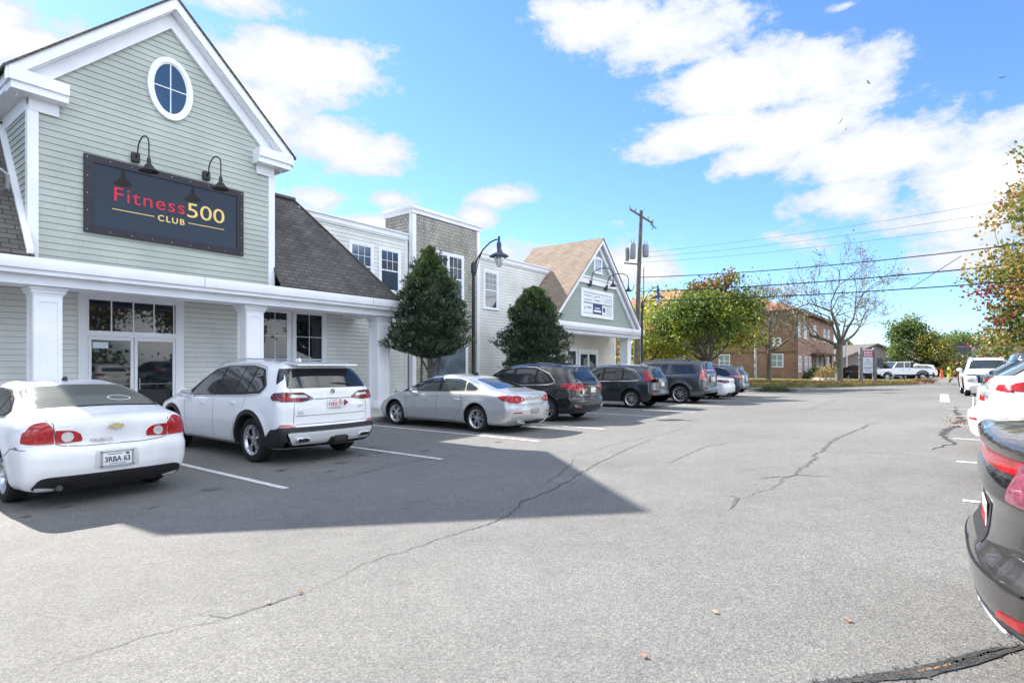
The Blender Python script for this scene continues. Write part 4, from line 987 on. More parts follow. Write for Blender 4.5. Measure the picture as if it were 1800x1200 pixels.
# --- white SUV
def ex_x5(e, bd):
    plate(e, .02, .035, 1.0, '1VRX 77', PRED)
    mb = MB(); mb.lathe([(0, -.012), (.042, -.01), (.046, 0)], (0, 0, 0), 24, 'y'); em = mb.build('emblem', mat('emblem_black', (.02,.02,.025), .3), e); em.location = (0, .085, 1.215)
    mb = MB(); mb.prism([(0,0),(.026,0),(.018,.018),(0,.026)], -.014, -.0125, 'y'); mb.prism([(0,0),(-.026,0),(-.018,-.018),(0,-.026)], -.014, -.0125, 'y'); mb.build('emblem_white', TLC, em)
    mb = MB(); n = 24; ring(mb, 0, 0, [(.046*math.cos(2*PI*k/n), .046*math.sin(2*PI*k/n)) for k in range(n)], [(.038*math.cos(2*PI*k/n), .038*math.sin(2*PI*k/n)) for k in range(n)], 0, -.014); mb.build('emblem_ring', CHR, em)
    text('badge', 'X5', .075, BADGE, e, (-.70, .045, .85), FRONT, .003, 1.2); text('badge', 'xDrive', .04, BADGE, e, (.52, .045, .92), FRONT, .003, 1)
    mb = MB(); mb.prism([(.21,1.06),(.21,.96),(.29,1.01)], .02, .035, 'y'); mb.build('sticker', mat('sticker_red', (.25,.02,.05), .5), e)
    mb = MB(); mb.prism(rp([(.17,1.655),(.60,1.695),(.60,1.725),(.19,1.680)], .01), -.60, .60, 'x'); mb.build('roof_spoiler', PW, e)
    wiper(e, .38, .155, 1.335, -.05, .175, 1.345); fin(e, 1.15, 1.735, PW); rails(e, bd, .75, 3.0, SIL)
    mb = MB(); mb.bbox(-.02, -.02, .33, .22, .12, .45, .01); mb.build('tow_hitch', PLAS, e)
    for sg in (-1, 1):
        mb = MB(); mb.bbox(sg*.62-.12, -.015, .385, sg*.62+.12, .1, .46, .015); x = mb.build('exhaust', CHR, e)
        mb = MB(); mb.box(sg*.62-.10, -.022, .395, sg*.62+.10, -.012, .45); mb.build('exhaust_opening', UNDR, x)
X5 = dict(name='parked_suv', label='white SUV with slim wraparound tail lamps and a silver rear skid plate', cat='suv', group=LG,
  X=6.05, Y=8.42, L=4.95, W=2.0, H=1.77, wb=2.975, ro=1.03, R=.385, roofw=.63, paint=PW, kt=.15, gr=.035, cr=.15, kr=.12, zc=.62, bot=.26, clad=.30, arch=.075, fl=.03,
  top=[(-.3,1.66),(.2,1.665),(.6,1.715),(1.2,1.75),(1.9,1.765),(2.6,1.73),(3.0,1.64),(3.75,1.17),(4.3,1.08),(4.7,.97),(5.1,.7)],
  rear=[(0,.3),(.26,.2),(.38,.03),(.5,0),(.60,0),(.66,.04),(.8,.045),(1.0,.05),(1.15,.085),(1.25,.10),(1.30,.14),(1.64,.37),(1.72,.40),(1.9,.5)],
  front=[(0,.25),(.3,.03),(.7,0),(.95,.06),(1.1,.3),(1.8,.7)], belt=[(0,1.20),(1.2,1.13),(2.5,1.08),(3.8,1.04),(4.95,.88)],
  seal=[(.68,1.30),(.78,1.185),(1.3,1.15),(3.55,1.08),(3.1,1.36),(2.7,1.60),(2.3,1.655),(1.4,1.66),(.98,1.60)],
  side_glass=[[(.76,1.30),(.84,1.215),(1.22,1.19),(1.20,1.62),(1.02,1.575)], [(1.27,1.19),(1.62,1.17),(1.6,1.635),(1.25,1.625)], [(1.65,1.165),(2.28,1.135),(2.26,1.63),(1.64,1.635)], [(2.34,1.13),(3.32,1.09),(3.0,1.37),(2.66,1.57),(2.33,1.625)]],
  chrome=[(loop(rp([(.66,1.30),(.77,1.165),(1.3,1.13),(3.55,1.065),(3.1,1.38),(2.7,1.625),(2.3,1.68),(1.4,1.685),(.96,1.625)], .06)), .02)], chm=SIL,
  seams=[[(1.20,1.12),(1.30,.85),(1.55,.72),(1.68,.32)], [(2.32,1.07),(2.34,.32),(1.68,.32)], [(3.5,1.04),(3.42,.32),(2.34,.32)]],
  rseams=[[(-.76,1.28),(-.74,1.22)], [(-.72,1.03),(-.74,.68),(.74,.68),(.72,1.03)], [(.74,1.22),(.76,1.28)], [(-.70,.82),(.70,.82)]],
  handles=[(1.6,1.0),(2.75,.97)], mirror=(3.25,1.07), sills=(1.5,3.55,.30,.335), sillm=SIL,
  patches=[('rear_window', rp([(-.80,1.275),(.80,1.275),(.70,1.605),(-.70,1.605)], .05), 'rear', CGL, .004), ('bumper_strip', rp([(-.97,.565),(.97,.565),(.97,.635),(-.97,.635)], .01), 'rear', PLAS, .010),
           ('lower_bumper', rp([(-.95,.29),(.95,.29),(.97,.56),(-.97,.56)], .02), 'rear', PLAS, .006), ('skid_plate', rp([(-.76,.355),(.76,.355),(.86,.55),(-.86,.55)], .05), 'rear', mat('skid_silver', (.62,.63,.65), .4, .3), .022),
           ('skid_recess', rp([(-.14,.34),(.30,.34),(.26,.44),(-.10,.44)], .02), 'rear', PLAS, .03), ('trim_line', rp([(-.36,1.085),(.36,1.085),(.36,1.095),(-.36,1.095)], .003), 'rear', SEAL, .004)],
  mpatches=[('tail_light', rp([(.36,1.09,.04),(.60,1.05),(.93,1.06),(.93,1.215),(.55,1.205)], .03), 'rear', TLD, .012), ('tail_light', rp([(.62,1.07),(.92,1.075),(.92,1.12),(.8,1.16),(.76,1.10),(.62,1.10)], .01), 'rear', TLR, .017), ('reversing_lamp', rp([(.48,1.115),(.78,1.125),(.74,1.175),(.52,1.165)], .01), 'rear', TLC, .017),
            ('reflector', rp([(.70,.64),(.95,.64),(.93,.69),(.78,.685)], .012), 'rear', TLP, .01), ('corner_bumper', rp([(.86,.5),(.97,.5),(.97,.6),(.86,.6)], .01), 'rear', PLAS, .014)],
  spatches=[('tail_light', rp([(.16,1.07),(.36,1.08),(.42,1.14),(.36,1.2),(.18,1.21)], .03), TLD, .009), ('corner_bumper', rp([(.1,.29),(.66,.29),(.60,.40),(.40,.60),(.1,.63)], .03), PLAS, .008), ('rear_pillar_trim', rp([(.42,1.33),(.60,1.60),(.44,1.60),(.33,1.42)], .02), CGL, .004)],
  rr=.26, ns=5, ws='y', extra=ex_x5)
# --- silver four-door coupe
def ex_cc(e, bd):
    mb = MB(); mb.lathe([(0, -.012), (.05, -.01), (.055, 0)], (0, .05, .86), 20, 'y'); mb.build('emblem', CHR, e)
    mb = MB(); mb.bbox(-.17, -.01, .47, .17, .02, .60, .03); mb.build('plate_holder', mat('holder', (.3,.3,.31), .5), e)
    for x in (-.55, -.45): 
        mb = MB(); mb.lathe([(.032, -.03), (.032, .12), (.026, .12), (.026, -.02), (0, -.02)], (x, .05, .27), 14, 'y'); mb.build('exhaust', CHR, e)
    fin(e, 1.95, 1.42, SEAL)
CC = dict(name='parked_car', label='silver fastback sedan with a low curved roof, parked under the pointed evergreen', cat='car', group=LG,
  X=11.68, Y=8.1, L=5.05, W=1.86, H=1.44, wb=2.98, ro=1.17, R=.335, roofw=.52, paint=PS, kt=.14, gr=.05, cr=.16, zc=.5, bot=.19,
  top=[(-.3,.99),(.05,1.0),(.35,1.035),(.7,1.09),(1.1,1.22),(1.7,1.38),(2.4,1.44),(3.0,1.40),(3.6,1.16),(4.05,.97),(4.5,.86),(4.9,.68),(5.3,.4)],
  rear=[(0,.25),(.2,.16),(.32,.03),(.45,0),(.62,0),(.68,.03),(.8,.05),(.95,.03),(1.0,.02),(1.1,0),(1.5,0)],
  front=[(0,.25),(.25,.04),(.5,0),(.68,.1),(.85,.4),(1.5,.8)], belt=[(0,.93),(1,.96),(2.5,.93),(4,.87),(5,.7)],
  seal=[(1.05,1.07),(1.18,1.01),(3.95,.955),(3.5,1.15),(3.0,1.30),(2.4,1.355),(1.8,1.32),(1.35,1.21)],
  side_glass=[[(1.17,1.08),(1.25,1.035),(1.55,1.03),(1.62,1.24),(1.42,1.19)], [(1.6,1.03),(2.4,1.0),(2.5,1.325),(1.9,1.31),(1.67,1.26)], [(2.52,.995),(3.62,.975),(3.25,1.16),(2.95,1.27),(2.6,1.32)]],
  chrome=[(loop(rp([(1.02,1.07),(1.16,.995),(3.97,.94),(3.5,1.165),(3.0,1.32),(2.4,1.375),(1.8,1.34),(1.33,1.225)], .05)), .012)], chm=CHR, sglass=CG2,
  seams=[[(1.72,1.0),(1.62,.62),(1.8,.45),(1.9,.25)], [(2.52,.95),(2.55,.25),(1.9,.25)], [(3.75,.92),(3.66,.25),(2.55,.25)]],
  rseams=[[(-.62,.98),(-.58,.90)], [(-.50,.74),(-.45,.70),(.45,.70),(.50,.74)]], handles=[(1.8,.80),(2.85,.78)], mirror=(3.3,.93),
  patches=[('rear_window', rp([(-.60,.70),(.60,.70),(.50,1.5),(-.50,1.5)], .12), 'top', CGL, .003), ('lower_bumper', rp([(-.62,.19),(.62,.19),(.55,.30),(-.55,.30)], .04), 'rear', PLAS, .008)],
  mpatches=[('tail_light', rp([(.36,.80,.06),(.60,.74,.05),(.85,.76,.05),(.86,.93,.06),(.60,.93,.06),(.42,.87)], .04), 'rear', TLR, .009), ('reversing_lamp', arc(.65,.835,.05,.045), 'rear', TLP, .014), ('reversing_lamp', arc(.47,.835,.03,.03), 'rear', TLC, .014), ('reflector', rp([(.5,.5),(.78,.5),(.78,.525),(.5,.53)], .01), 'rear', TLR, .007)],
  spatches=[('tail_light', rp([(.16,.77),(.36,.82),(.5,.90),(.36,.935),(.18,.93)], .03), TLR, .006)], rr=.235, ns=5, ws='v', extra=ex_cc)
# --- black SUV
def ex_mdx(e, bd):
    plate(e, .08, .05, .93, '', w=.3); wiper(e, .35, .16, 1.27, -.1, .19, 1.29); fin(e, 1.3, 1.7, PK); rails(e, bd, .8, 3.0, PLAS)
    mb = MB(); mb.lathe([(0, -.006), (.06, -.006), (.06, 0)], (-.52, .045, .89), 20, 'y'); mb.build('sticker', PLATE, e)
MDX = dict(name='parked_suv', label='black SUV with a chrome tailgate bar and a round white sticker', cat='suv', group=LG,
  X=15.12, Y=8.35, L=4.95, W=1.96, H=1.73, wb=2.82, ro=1.07, R=.37, roofw=.60, paint=PK, kt=.16, gr=.05, cr=.18, zc=.6, bot=.24, fl=.02,
  top=[(-.3,1.58),(.2,1.60),(.6,1.67),(1.3,1.72),(2.0,1.73),(2.6,1.68),(3.0,1.58),(3.8,1.12),(4.3,1.02),(4.7,.9),(5.1,.6)],
  rear=[(0,.3),(.24,.2),(.36,.04),(.5,0),(.66,0),(.74,.05),(1.0,.06),(1.15,.10),(1.22,.15),(1.54,.44),(1.57,.33),(1.60,.27),(1.68,.3),(1.9,.4)],
  front=[(0,.25),(.3,.03),(.65,0),(.9,.1),(1.05,.35),(1.8,.8)], belt=[(0,1.08),(1.2,1.08),(2.5,1.05),(3.8,.99),(4.95,.8)],
  seal=[(.82,1.16),(1.0,1.115),(3.62,1.03),(3.1,1.34),(2.7,1.53),(2.2,1.60),(1.6,1.58),(1.1,1.40)],
  side_glass=[[(.98,1.17),(1.5,1.14),(1.48,1.52),(1.18,1.38)], [(1.57,1.14),(2.35,1.10),(2.30,1.565),(1.7,1.55),(1.56,1.53)], [(2.43,1.09),(3.35,1.05),(3.0,1.34),(2.66,1.5),(2.42,1.56)]],
  chrome=[(loop(rp([(.78,1.16),(1.0,1.09),(3.64,1.01),(3.1,1.36),(2.7,1.555),(2.2,1.625),(1.6,1.605),(1.06,1.415)], .05)), .018)],
  seams=[[(1.5,1.08),(1.45,.75),(1.62,.6),(1.7,.3)], [(2.4,1.04),(2.42,.3)], [(3.5,1.0),(3.42,.3),(1.7,.3)]], rseams=[[(-.72,.72),(.72,.72)], [(-.72,.72),(-.7,.93)], [(.72,.72),(.7,.93)]],
  handles=[(1.75,.95),(2.8,.93)], hm=CHR, mirror=(3.3,1.03),
  patches=[('rear_window', rp([(-.70,1.19),(.70,1.19),(.60,1.48),(-.60,1.48)], .06), 'rear', CGL, .004), ('tailgate_bar', rp([(-.40,1.03),(.40,1.03),(.40,1.065),(-.40,1.065)], .01), 'rear', CHR, .02)],
  mpatches=[('tail_light', rp([(.40,1.0),(.62,.90),(.86,.93),(.87,1.14),(.65,1.11),(.42,1.08)], .03), 'rear', TLR, .012), ('reflector', rp([(.58,.42),(.84,.44),(.86,.52),(.64,.48)], .01), 'rear', CHR, .009), ('reflector_lens', rp([(.62,.44),(.80,.455),(.81,.49),(.66,.475)], .01), 'rear', TLR, .013)],
  spatches=[('tail_light', rp([(.17,.94),(.42,.98),(.62,1.06),(.42,1.13),(.2,1.14)], .03), TLR, .008)], rr=.25, ns=5, ws='v', extra=ex_mdx)
# --- dark grey compact SUV
def ex_crv(e, bd):
    plate(e, 0, .04, .93, ''); rails(e, bd, .8, 2.9, SIL); wiper(e, 0, .14, 1.24, -.4, .16, 1.25)
CRV = dict(name='parked_suv', label='dark grey compact SUV with tall hooked tail lamps beside the black SUV', cat='suv', group=LG,
  X=21.42, Y=8.7, L=4.7, W=1.87, H=1.69, wb=2.7, ro=.98, R=.36, roofw=.58, paint=PG, kt=.15, gr=.04, cr=.14, zc=.6, bot=.24, clad=.36, arch=.05, res=.7,
  top=[(-.3,1.58),(.15,1.60),(.6,1.65),(1.3,1.68),(2.0,1.69),(2.6,1.64),(2.9,1.55),(3.6,1.14),(4.2,1.05),(4.5,.93),(4.9,.6)],
  rear=[(0,.3),(.24,.18),(.36,.03),(.6,0),(.7,.04),(1.0,.05),(1.2,.10),(1.52,.34),(1.55,.24),(1.66,.22),(1.9,.4)],
  front=[(0,.25),(.3,.03),(.7,0),(.95,.06),(1.1,.3),(1.8,.7)], belt=[(0,1.08),(1.2,1.06),(2.5,1.02),(3.8,.98),(4.7,.85)],
  seal=[(.62,1.18),(.72,1.10),(3.4,1.03),(3.0,1.30),(2.6,1.52),(2.2,1.58),(1.4,1.57),(.95,1.46)],
  side_glass=[[(.76,1.17),(1.33,1.135),(1.33,1.52),(1.02,1.43)], [(1.42,1.13),(2.2,1.095),(2.18,1.54),(1.42,1.535)], [(2.28,1.09),(3.15,1.055),(2.85,1.31),(2.55,1.48),(2.28,1.54)]],
  chrome=[(loop(rp([(.58,1.18),(.7,1.075),(3.42,1.01),(3.0,1.32),(2.6,1.545),(2.2,1.605),(1.4,1.595),(.9,1.48)], .05)), .016)],
  seams=[[(1.38,1.06),(1.32,.8),(1.5,.6),(1.55,.38)], [(2.25,1.02),(2.26,.38)], [(3.3,1.0),(3.2,.38),(1.55,.38)]], rseams=[[(-.7,.7),(.7,.7)]], handles=[(1.55,.93),(2.6,.9)], mirror=(3.1,1.02),
  patches=[('rear_window', rp([(-.66,1.20),(.66,1.20),(.60,1.46),(-.60,1.46)], .05), 'rear', CGL, .004), ('lower_bumper', rp([(-.85,.25),(.85,.25),(.85,.52),(-.85,.52)], .03), 'rear', PLAS, .008)],
  mpatches=[('tail_light', rp([(.68,1.14),(.90,1.10),(.84,1.25),(.76,1.47),(.70,1.47),(.74,1.25)], .02), 'rear', TLR, .012), ('tail_light', rp([(.36,1.04),(.88,1.02),(.88,1.12),(.5,1.11)], .02), 'rear', TLD, .011), ('reflector', rp([(.6,.53),(.85,.53),(.85,.57),(.62,.565)], .01), 'rear', TLR, .008)],
  spatches=[('tail_light', rp([(.16,1.06),(.36,1.09),(.5,1.14),(.36,1.22),(.52,1.42),(.44,1.46),(.24,1.25),(.18,1.15)], .02), TLR, .008)], rr=.24, ns=6, ws='v', extra=ex_crv)
# --- large slate SUV
def ex_tah(e, bd):
    rails(e, bd, .8, 3.6, PLAS); mb = MB(); mb.bbox(-.3, .0, .92, .3, .05, 1.2, .04); mb.build('plate_recess', SIL, e); plate(e, 0, -.005, 1.06, '')
TAH = dict(name='parked_suv', label='long slate grey full-size SUV with twin-spoke black and silver wheels', cat='suv', group=LG,
  X=25.5, Y=8.05, L=5.35, W=2.06, H=1.93, wb=3.07, ro=1.18, R=.41, roofw=.68, paint=PG2, kt=.14, gr=.02, cr=.12, zc=.65, bot=.3, fl=.03, res=.7,
  top=[(-.3,1.82),(.1,1.84),(.6,1.89),(1.5,1.93),(2.5,1.92),(3.0,1.86),(3.3,1.75),(3.95,1.3),(4.6,1.2),(5.1,1.1),(5.5,.8)],
  rear=[(0,.3),(.3,.15),(.4,.02),(.62,0),(.72,.05),(1.1,.06),(1.3,.09),(1.7,.25),(1.75,.16),(1.9,.16)],
  front=[(0,.25),(.3,.03),(.9,0),(1.1,.06),(1.25,.3),(1.9,.7)], belt=[(0,1.24),(2.5,1.2),(4,1.15),(5.3,1.02)],
  seal=[(.42,1.30),(3.72,1.19),(3.3,1.50),(3.0,1.70),(2.6,1.77),(.62,1.76)],
  side_glass=[[(.52,1.33),(1.45,1.30),(1.62,1.71),(.70,1.70)], [(1.90,1.28),(2.1,1.275),(2.1,1.72),(1.78,1.72)], [(2.16,1.27),(2.62,1.255),(2.6,1.73),(2.16,1.73)], [(2.7,1.25),(3.5,1.22),(3.2,1.48),(2.95,1.66),(2.7,1.72)]],
  chrome=[([(.4,1.28),(3.75,1.17)], .014)], seams=[[(1.75,1.2),(1.7,.9),(1.95,.35)], [(2.64,1.17),(2.66,.35)], [(3.75,1.13),(3.65,.35),(1.95,.35)]], rseams=[[(-.78,.72),(.78,.72)]],
  handles=[(1.95,1.08),(3.0,1.05)], mirror=(3.45,1.18),
  patches=[('rear_window', rp([(-.74,1.32),(.74,1.32),(.68,1.68),(-.68,1.68)], .05), 'rear', CGL, .004), ('bumper_strip', rp([(-.85,.32),(.85,.32),(.85,.46),(-.85,.46)], .03), 'rear', PLAS, .008)],
  mpatches=[('tail_light', rp([(.74,1.05),(.95,1.04),(.93,1.5),(.80,1.5)], .03), 'rear', TLP, .014), ('reflector', rp([(.72,.5),(.92,.5),(.92,.56),(.72,.56)], .01), 'rear', TLD, .008)],
  spatches=[('tail_light', rp([(.12,1.05),(.28,1.08),(.3,1.42),(.2,1.5),(.14,1.5)], .03), TLP, .01), ('pillar_panel', rp([(1.54,1.30),(1.86,1.29),(1.72,1.74),(1.70,1.74)], .02), PG2, .009)], rr=.30, ns=6, ws='v', extra=ex_tah)
# --- white sedan half hidden
WS = dict(name='parked_car', label='low white sedan half hidden behind the slate full-size SUV', cat='car', group=LG,
  X=29.25, Y=8.3, L=4.8, W=1.84, H=1.44, wb=2.8, ro=1.05, R=.33, roofw=.54, paint=PW, kt=.14, cr=.16, zc=.52, bot=.2, res=.6,
  top=MAL['top'], rear=[(0,.2),(.22,.14),(.33,.03),(.5,0),(.65,0),(.75,.05),(1.0,.03),(1.2,.03),(1.5,.03)], front=MAL['front'], belt=MAL['belt'], seal=MAL['seal'], side_glass=MAL['side_glass'], chrome=MAL['chrome'],
  seams=MAL['seams'], patches=[('rear_window', rp([(-.62,.68),(.62,.68),(.56,1.42),(-.56,1.42)], .09), 'top', CGL, .003), ('lower_bumper', rp([(-.6,.2),(.6,.2),(.55,.33),(-.55,.33)], .03), 'rear', PLAS, .008)],
  mpatches=[('tail_light', rp([(.40,.84),(.84,.80),(.85,.97),(.45,.95)], .03), 'rear', TLD, .009)], spatches=[('tail_light', rp([(.15,.82),(.5,.90),(.48,.96),(.18,.97)], .02), TLD, .006)], rr=.22, ns=5, ws='v')
# --- blue-grey SUV
RV = dict(name='parked_suv', label='blue-grey SUV at the far end of the shop front row', cat='suv', group=LG,
  X=31.95, Y=8.3, L=4.6, W=1.86, H=1.70, wb=2.66, ro=.98, R=.36, roofw=.58, paint=PB, kt=.15, cr=.15, zc=.6, bot=.24, clad=.40, res=.6,
  top=CRV['top'], rear=CRV['rear'], front=CRV['front'], belt=CRV['belt'], seal=CRV['seal'], side_glass=CRV['side_glass'], seams=CRV['seams'], chrome=CRV['chrome'],
  patches=[('rear_window', rp([(-.62,1.20),(.62,1.20),(.58,1.48),(-.58,1.48)], .05), 'rear', CGL, .004), ('lower_bumper', rp([(-.8,.25),(.8,.25),(.8,.46),(-.8,.46)], .03), 'rear', PLAS, .008), ('skid_plate', rp([(-.45,.27),(.45,.27),(.5,.4),(-.5,.4)], .03), 'rear', SIL, .016)],
  mpatches=[('tail_light', rp([(.42,1.06),(.86,1.0),(.87,1.13),(.5,1.13)], .03), 'rear', TLP, .012)], spatches=[('tail_light', rp([(.16,1.02),(.5,1.06),(.75,1.14),(.4,1.15),(.2,1.13)], .02), TLP, .008)], rr=.24, ns=5, ws='v',
  extra=lambda e, bd: (rails(e, bd, .8, 2.9, SIL), plate(e, 0, .04, .93, '')))
# --- graphite fastback, right edge, very near
def ex_near(e, bd):
    plate(e, .1, .062, .63, '2LCB 48', PRED)
NR = dict(name='parked_car', label='graphite fastback sedan cut off by the right edge, with a full-width red light bar', cat='car', group=RG,
  X=3.74, Y=-.11, Z=.3, rz=PI, L=4.9, W=1.88, H=1.46, wb=2.85, ro=1.08, R=.34, roofw=.54, paint=PGN, kt=.10, gr=.05, cr=.20, zc=.55, bot=.2,
  top=[(-.3,1.06),(.05,1.065),(.15,1.06),(.4,1.10),(1.0,1.27),(1.6,1.39),(2.2,1.46),(2.9,1.42),(3.4,1.22),(3.85,1.02),(4.4,.9),(4.75,.75),(5.2,.5)],
  rear=[(0,.25),(.2,.17),(.26,.04),(.34,0),(.47,-.015),(.52,.02),(.57,.055),(.72,.075),(.78,.045),(.88,.045),(.90,.07),(.97,.07),(.99,.04),(1.04,.035),(1.3,.035)],
  front=MAL['front'], belt=[(0,1.0),(1,.98),(2.5,.95),(4,.9),(4.9,.75)], kr=.06,
  seal=MAL['seal'], side_glass=MAL['side_glass'], chrome=MAL['chrome'], seams=MAL['seams'],
  patches=[('plate_recess', rp([(-.34,.53),(.34,.53),(.30,.73),(-.30,.73)], .03), 'rear', PLAS, .003), ('rear_window', rp([(-.64,.42),(.64,.42),(.56,1.5),(-.56,1.5)], .1), 'top', CGL, .003), ('light_bar', rp([(-.88,.905),(.88,.905),(.88,.965),(-.88,.965)], .02), 'rear', TLR, .010), ('gloss_panel', rp([(-.86,.785),(.86,.785),(.88,.885),(-.88,.885)], .03), 'rear', mat('gloss_black', (.012,.012,.014), .06, ior=1.8), .006),
           ('bumper_crease', rp([(-.84,.465),(.84,.465),(.84,.475),(-.84,.475)], .003), 'rear', SEAL, .004), ('lower_bumper', rp([(-.84,.21),(.84,.21),(.86,.30),(-.86,.30)], .02), 'rear', PLAS, .007), ('skid_plate', rp([(-.62,.20),(.62,.20),(.66,.27),(-.66,.27)], .02), 'rear', SIL, .02)],
  mpatches=[('tail_light', rp([(.66,.80),(.88,.79),(.90,.97),(.72,.965)], .02), 'rear', mat('tail_lilac', (.20,.05,.08), .15, 0, coat=1, var=.3, vs=40), .016), ('reflector', rp([(.64,.315),(.84,.33),(.86,.37),(.68,.35)], .01), 'rear', TLR, .006)],
  spatches=[('tail_light', rp([(.20,.74),(.42,.86),(.62,.96),(.4,.98),(.2,.97)], .03), TLR, .008), ('reflector_trim', rp([(.2,.31),(.36,.33),(.40,.39),(.2,.37)], .01), CHR, .006)], rr=.23, ns=5, ws='v', extra=ex_near)
# --- white crossover next to it
def ex_wc(e, bd):
    plate(e, 0, .05, .88, '1RNB 62', PRED); wiper(e, 0, .10, 1.27, .4, .13, 1.28); text('badge', 'RC', .07, SEAL, e, (-.62, .02, 1.12), FRONT, .004, 1.2)
    rails(e, bd, .8, 2.9, SIL); mb = MB(); mb.bbox(-.3, -.005, 1.0, .3, .05, 1.06, .015); mb.build('tailgate_handle', SIL, e)
WC = dict(name='parked_suv', label='white crossover behind the graphite fastback with large red wraparound lamps', cat='suv', group=RG,
  X=8.75, Y=-.38, Z=.3, rz=PI, L=4.6, W=1.86, H=1.66, wb=2.68, ro=.98, R=.36, roofw=.57, paint=PW, kt=.15, cr=.18, zc=.6, bot=.24, clad=.36,
  top=[(-.3,1.54),(.3,1.56),(.7,1.61),(1.3,1.65),(2.0,1.66),(2.6,1.6),(2.9,1.5),(3.6,1.12),(4.2,1.02),(4.5,.9),(4.9,.6)],
  rear=[(0,.3),(.24,.18),(.36,.03),(.55,0),(.68,.03),(1.0,.04),(1.18,.06),(1.24,.16),(1.48,.52),(1.5,.42),(1.6,.42),(1.9,.6)],
  front=CRV['front'], belt=CRV['belt'], seal=CRV['seal'], side_glass=CRV['side_glass'], chrome=CRV['chrome'], seams=CRV['seams'], mirror=(3.1,1.02), handles=[(1.55,.93),(2.6,.9)],
  patches=[('rear_window', rp([(-.68,1.24),(.68,1.24),(.58,1.47),(-.58,1.47)], .04), 'rear', CGL, .004), ('lower_bumper', rp([(-.86,.25),(.86,.25),(.86,.46),(-.86,.46)], .03), 'rear', PLAS, .008)],
  mpatches=[('tail_light', rp([(.60,1.09),(.86,1.07),(.87,1.15),(.66,1.15)], .02), 'rear', TLR, .009), ('reflector', rp([(.55,.52),(.82,.52),(.82,.55),(.55,.55)], .01), 'rear', TLR, .008)],
  spatches=[('tail_light', rp([(.22,1.08),(.5,1.10),(.78,1.19),(.4,1.20),(.22,1.16)], .03), TLR, .009), ('tail_light', rp([(.50,.92),(.66,.94),(.80,1.02),(.58,1.02)], .02), TLR, .009)], rr=.24, ns=5, ws='v', extra=ex_wc)
WD = dict(name='parked_car', label='white hatchback squeezed between the white crossover and the grey hatchback', cat='car', group=RG,
  X=11.75, Y=-.33, Z=.3, rz=PI, L=4.5, W=1.8, H=1.48, wb=2.65, ro=.9, R=.33, roofw=.55, paint=PW, kt=.14, cr=.16, zc=.55, bot=.2, res=.7,
  top=[(-.3,1.2),(.2,1.25),(.6,1.36),(1.2,1.45),(2.0,1.48),(2.6,1.42),(3.4,1.05),(4.1,.92),(4.4,.75),(4.8,.5)], rear=[(0,.25),(.2,.15),(.3,.03),(.5,0),(.62,.0),(.72,.10),(.9,.13),(1.0,.12),(1.05,.2),(1.3,.6),(1.5,.9)],
  front=MAL['front'], belt=[(0,.98),(1,.97),(2.5,.95),(4,.88),(4.5,.75)], seal=[(.7,1.12),(.85,1.02),(3.3,.98),(2.9,1.2),(2.5,1.34),(2.0,1.38),(1.3,1.34)],
  side_glass=[[(.9,1.08),(1.9,1.03),(1.88,1.34),(1.35,1.30)], [(1.97,1.03),(3.05,1.0),(2.75,1.2),(2.45,1.31),(1.97,1.345)]], seams=[[(1.3,1.0),(1.4,.3)], [(1.93,.98),(1.95,.3)], [(3.1,.96),(3.05,.3),(1.4,.3)]],
  mpatches=[('tail_light', rp([(.45,.84),(.84,.82),(.84,.94),(.5,.93)], .03), 'rear', TLR, .012), ('reflector', rp([(.45,.54),(.75,.54),(.75,.575),(.45,.57)], .01), 'rear', TLR, .01)],
  patches=[('rear_window', rp([(-.6,1.04),(.6,1.04),(.52,1.26),(-.52,1.26)], .04), 'rear', CGL, .004)], spatches=[('tail_light', rp([(.16,.83),(.4,.86),(.4,.93),(.18,.94)], .02), TLR, .008)], rr=.22, ns=5, ws='v', extra=lambda e, bd: plate(e, 0, .08, .78, ''))
GH = dict(name='parked_suv', label='grey SUV third beyond the graphite fastback, beside the oncoming white SUV', cat='suv', group=RG,
  X=14.75, Y=-.62, Z=.3, rz=PI, L=4.6, W=1.86, H=1.66, wb=2.68, ro=.98, R=.36, roofw=.57, paint=PB, kt=.15, cr=.18, zc=.6, bot=.24, clad=.36, res=.7,
  top=WC['top'], rear=WC['rear'], front=CRV['front'], belt=CRV['belt'], seal=CRV['seal'], side_glass=CRV['side_glass'], chrome=CRV['chrome'], seams=CRV['seams'], mirror=(3.1,1.02),
  patches=WC['patches'], mpatches=[('tail_light', rp([(.5,1.03),(.86,1.0),(.87,1.13),(.55,1.12)], .03), 'rear', TLR, .012)], spatches=[('tail_light', rp([(.16,1.02),(.5,1.06),(.4,1.13),(.18,1.13)], .03), TLR, .009)], rr=.24, ns=5, ws='v')
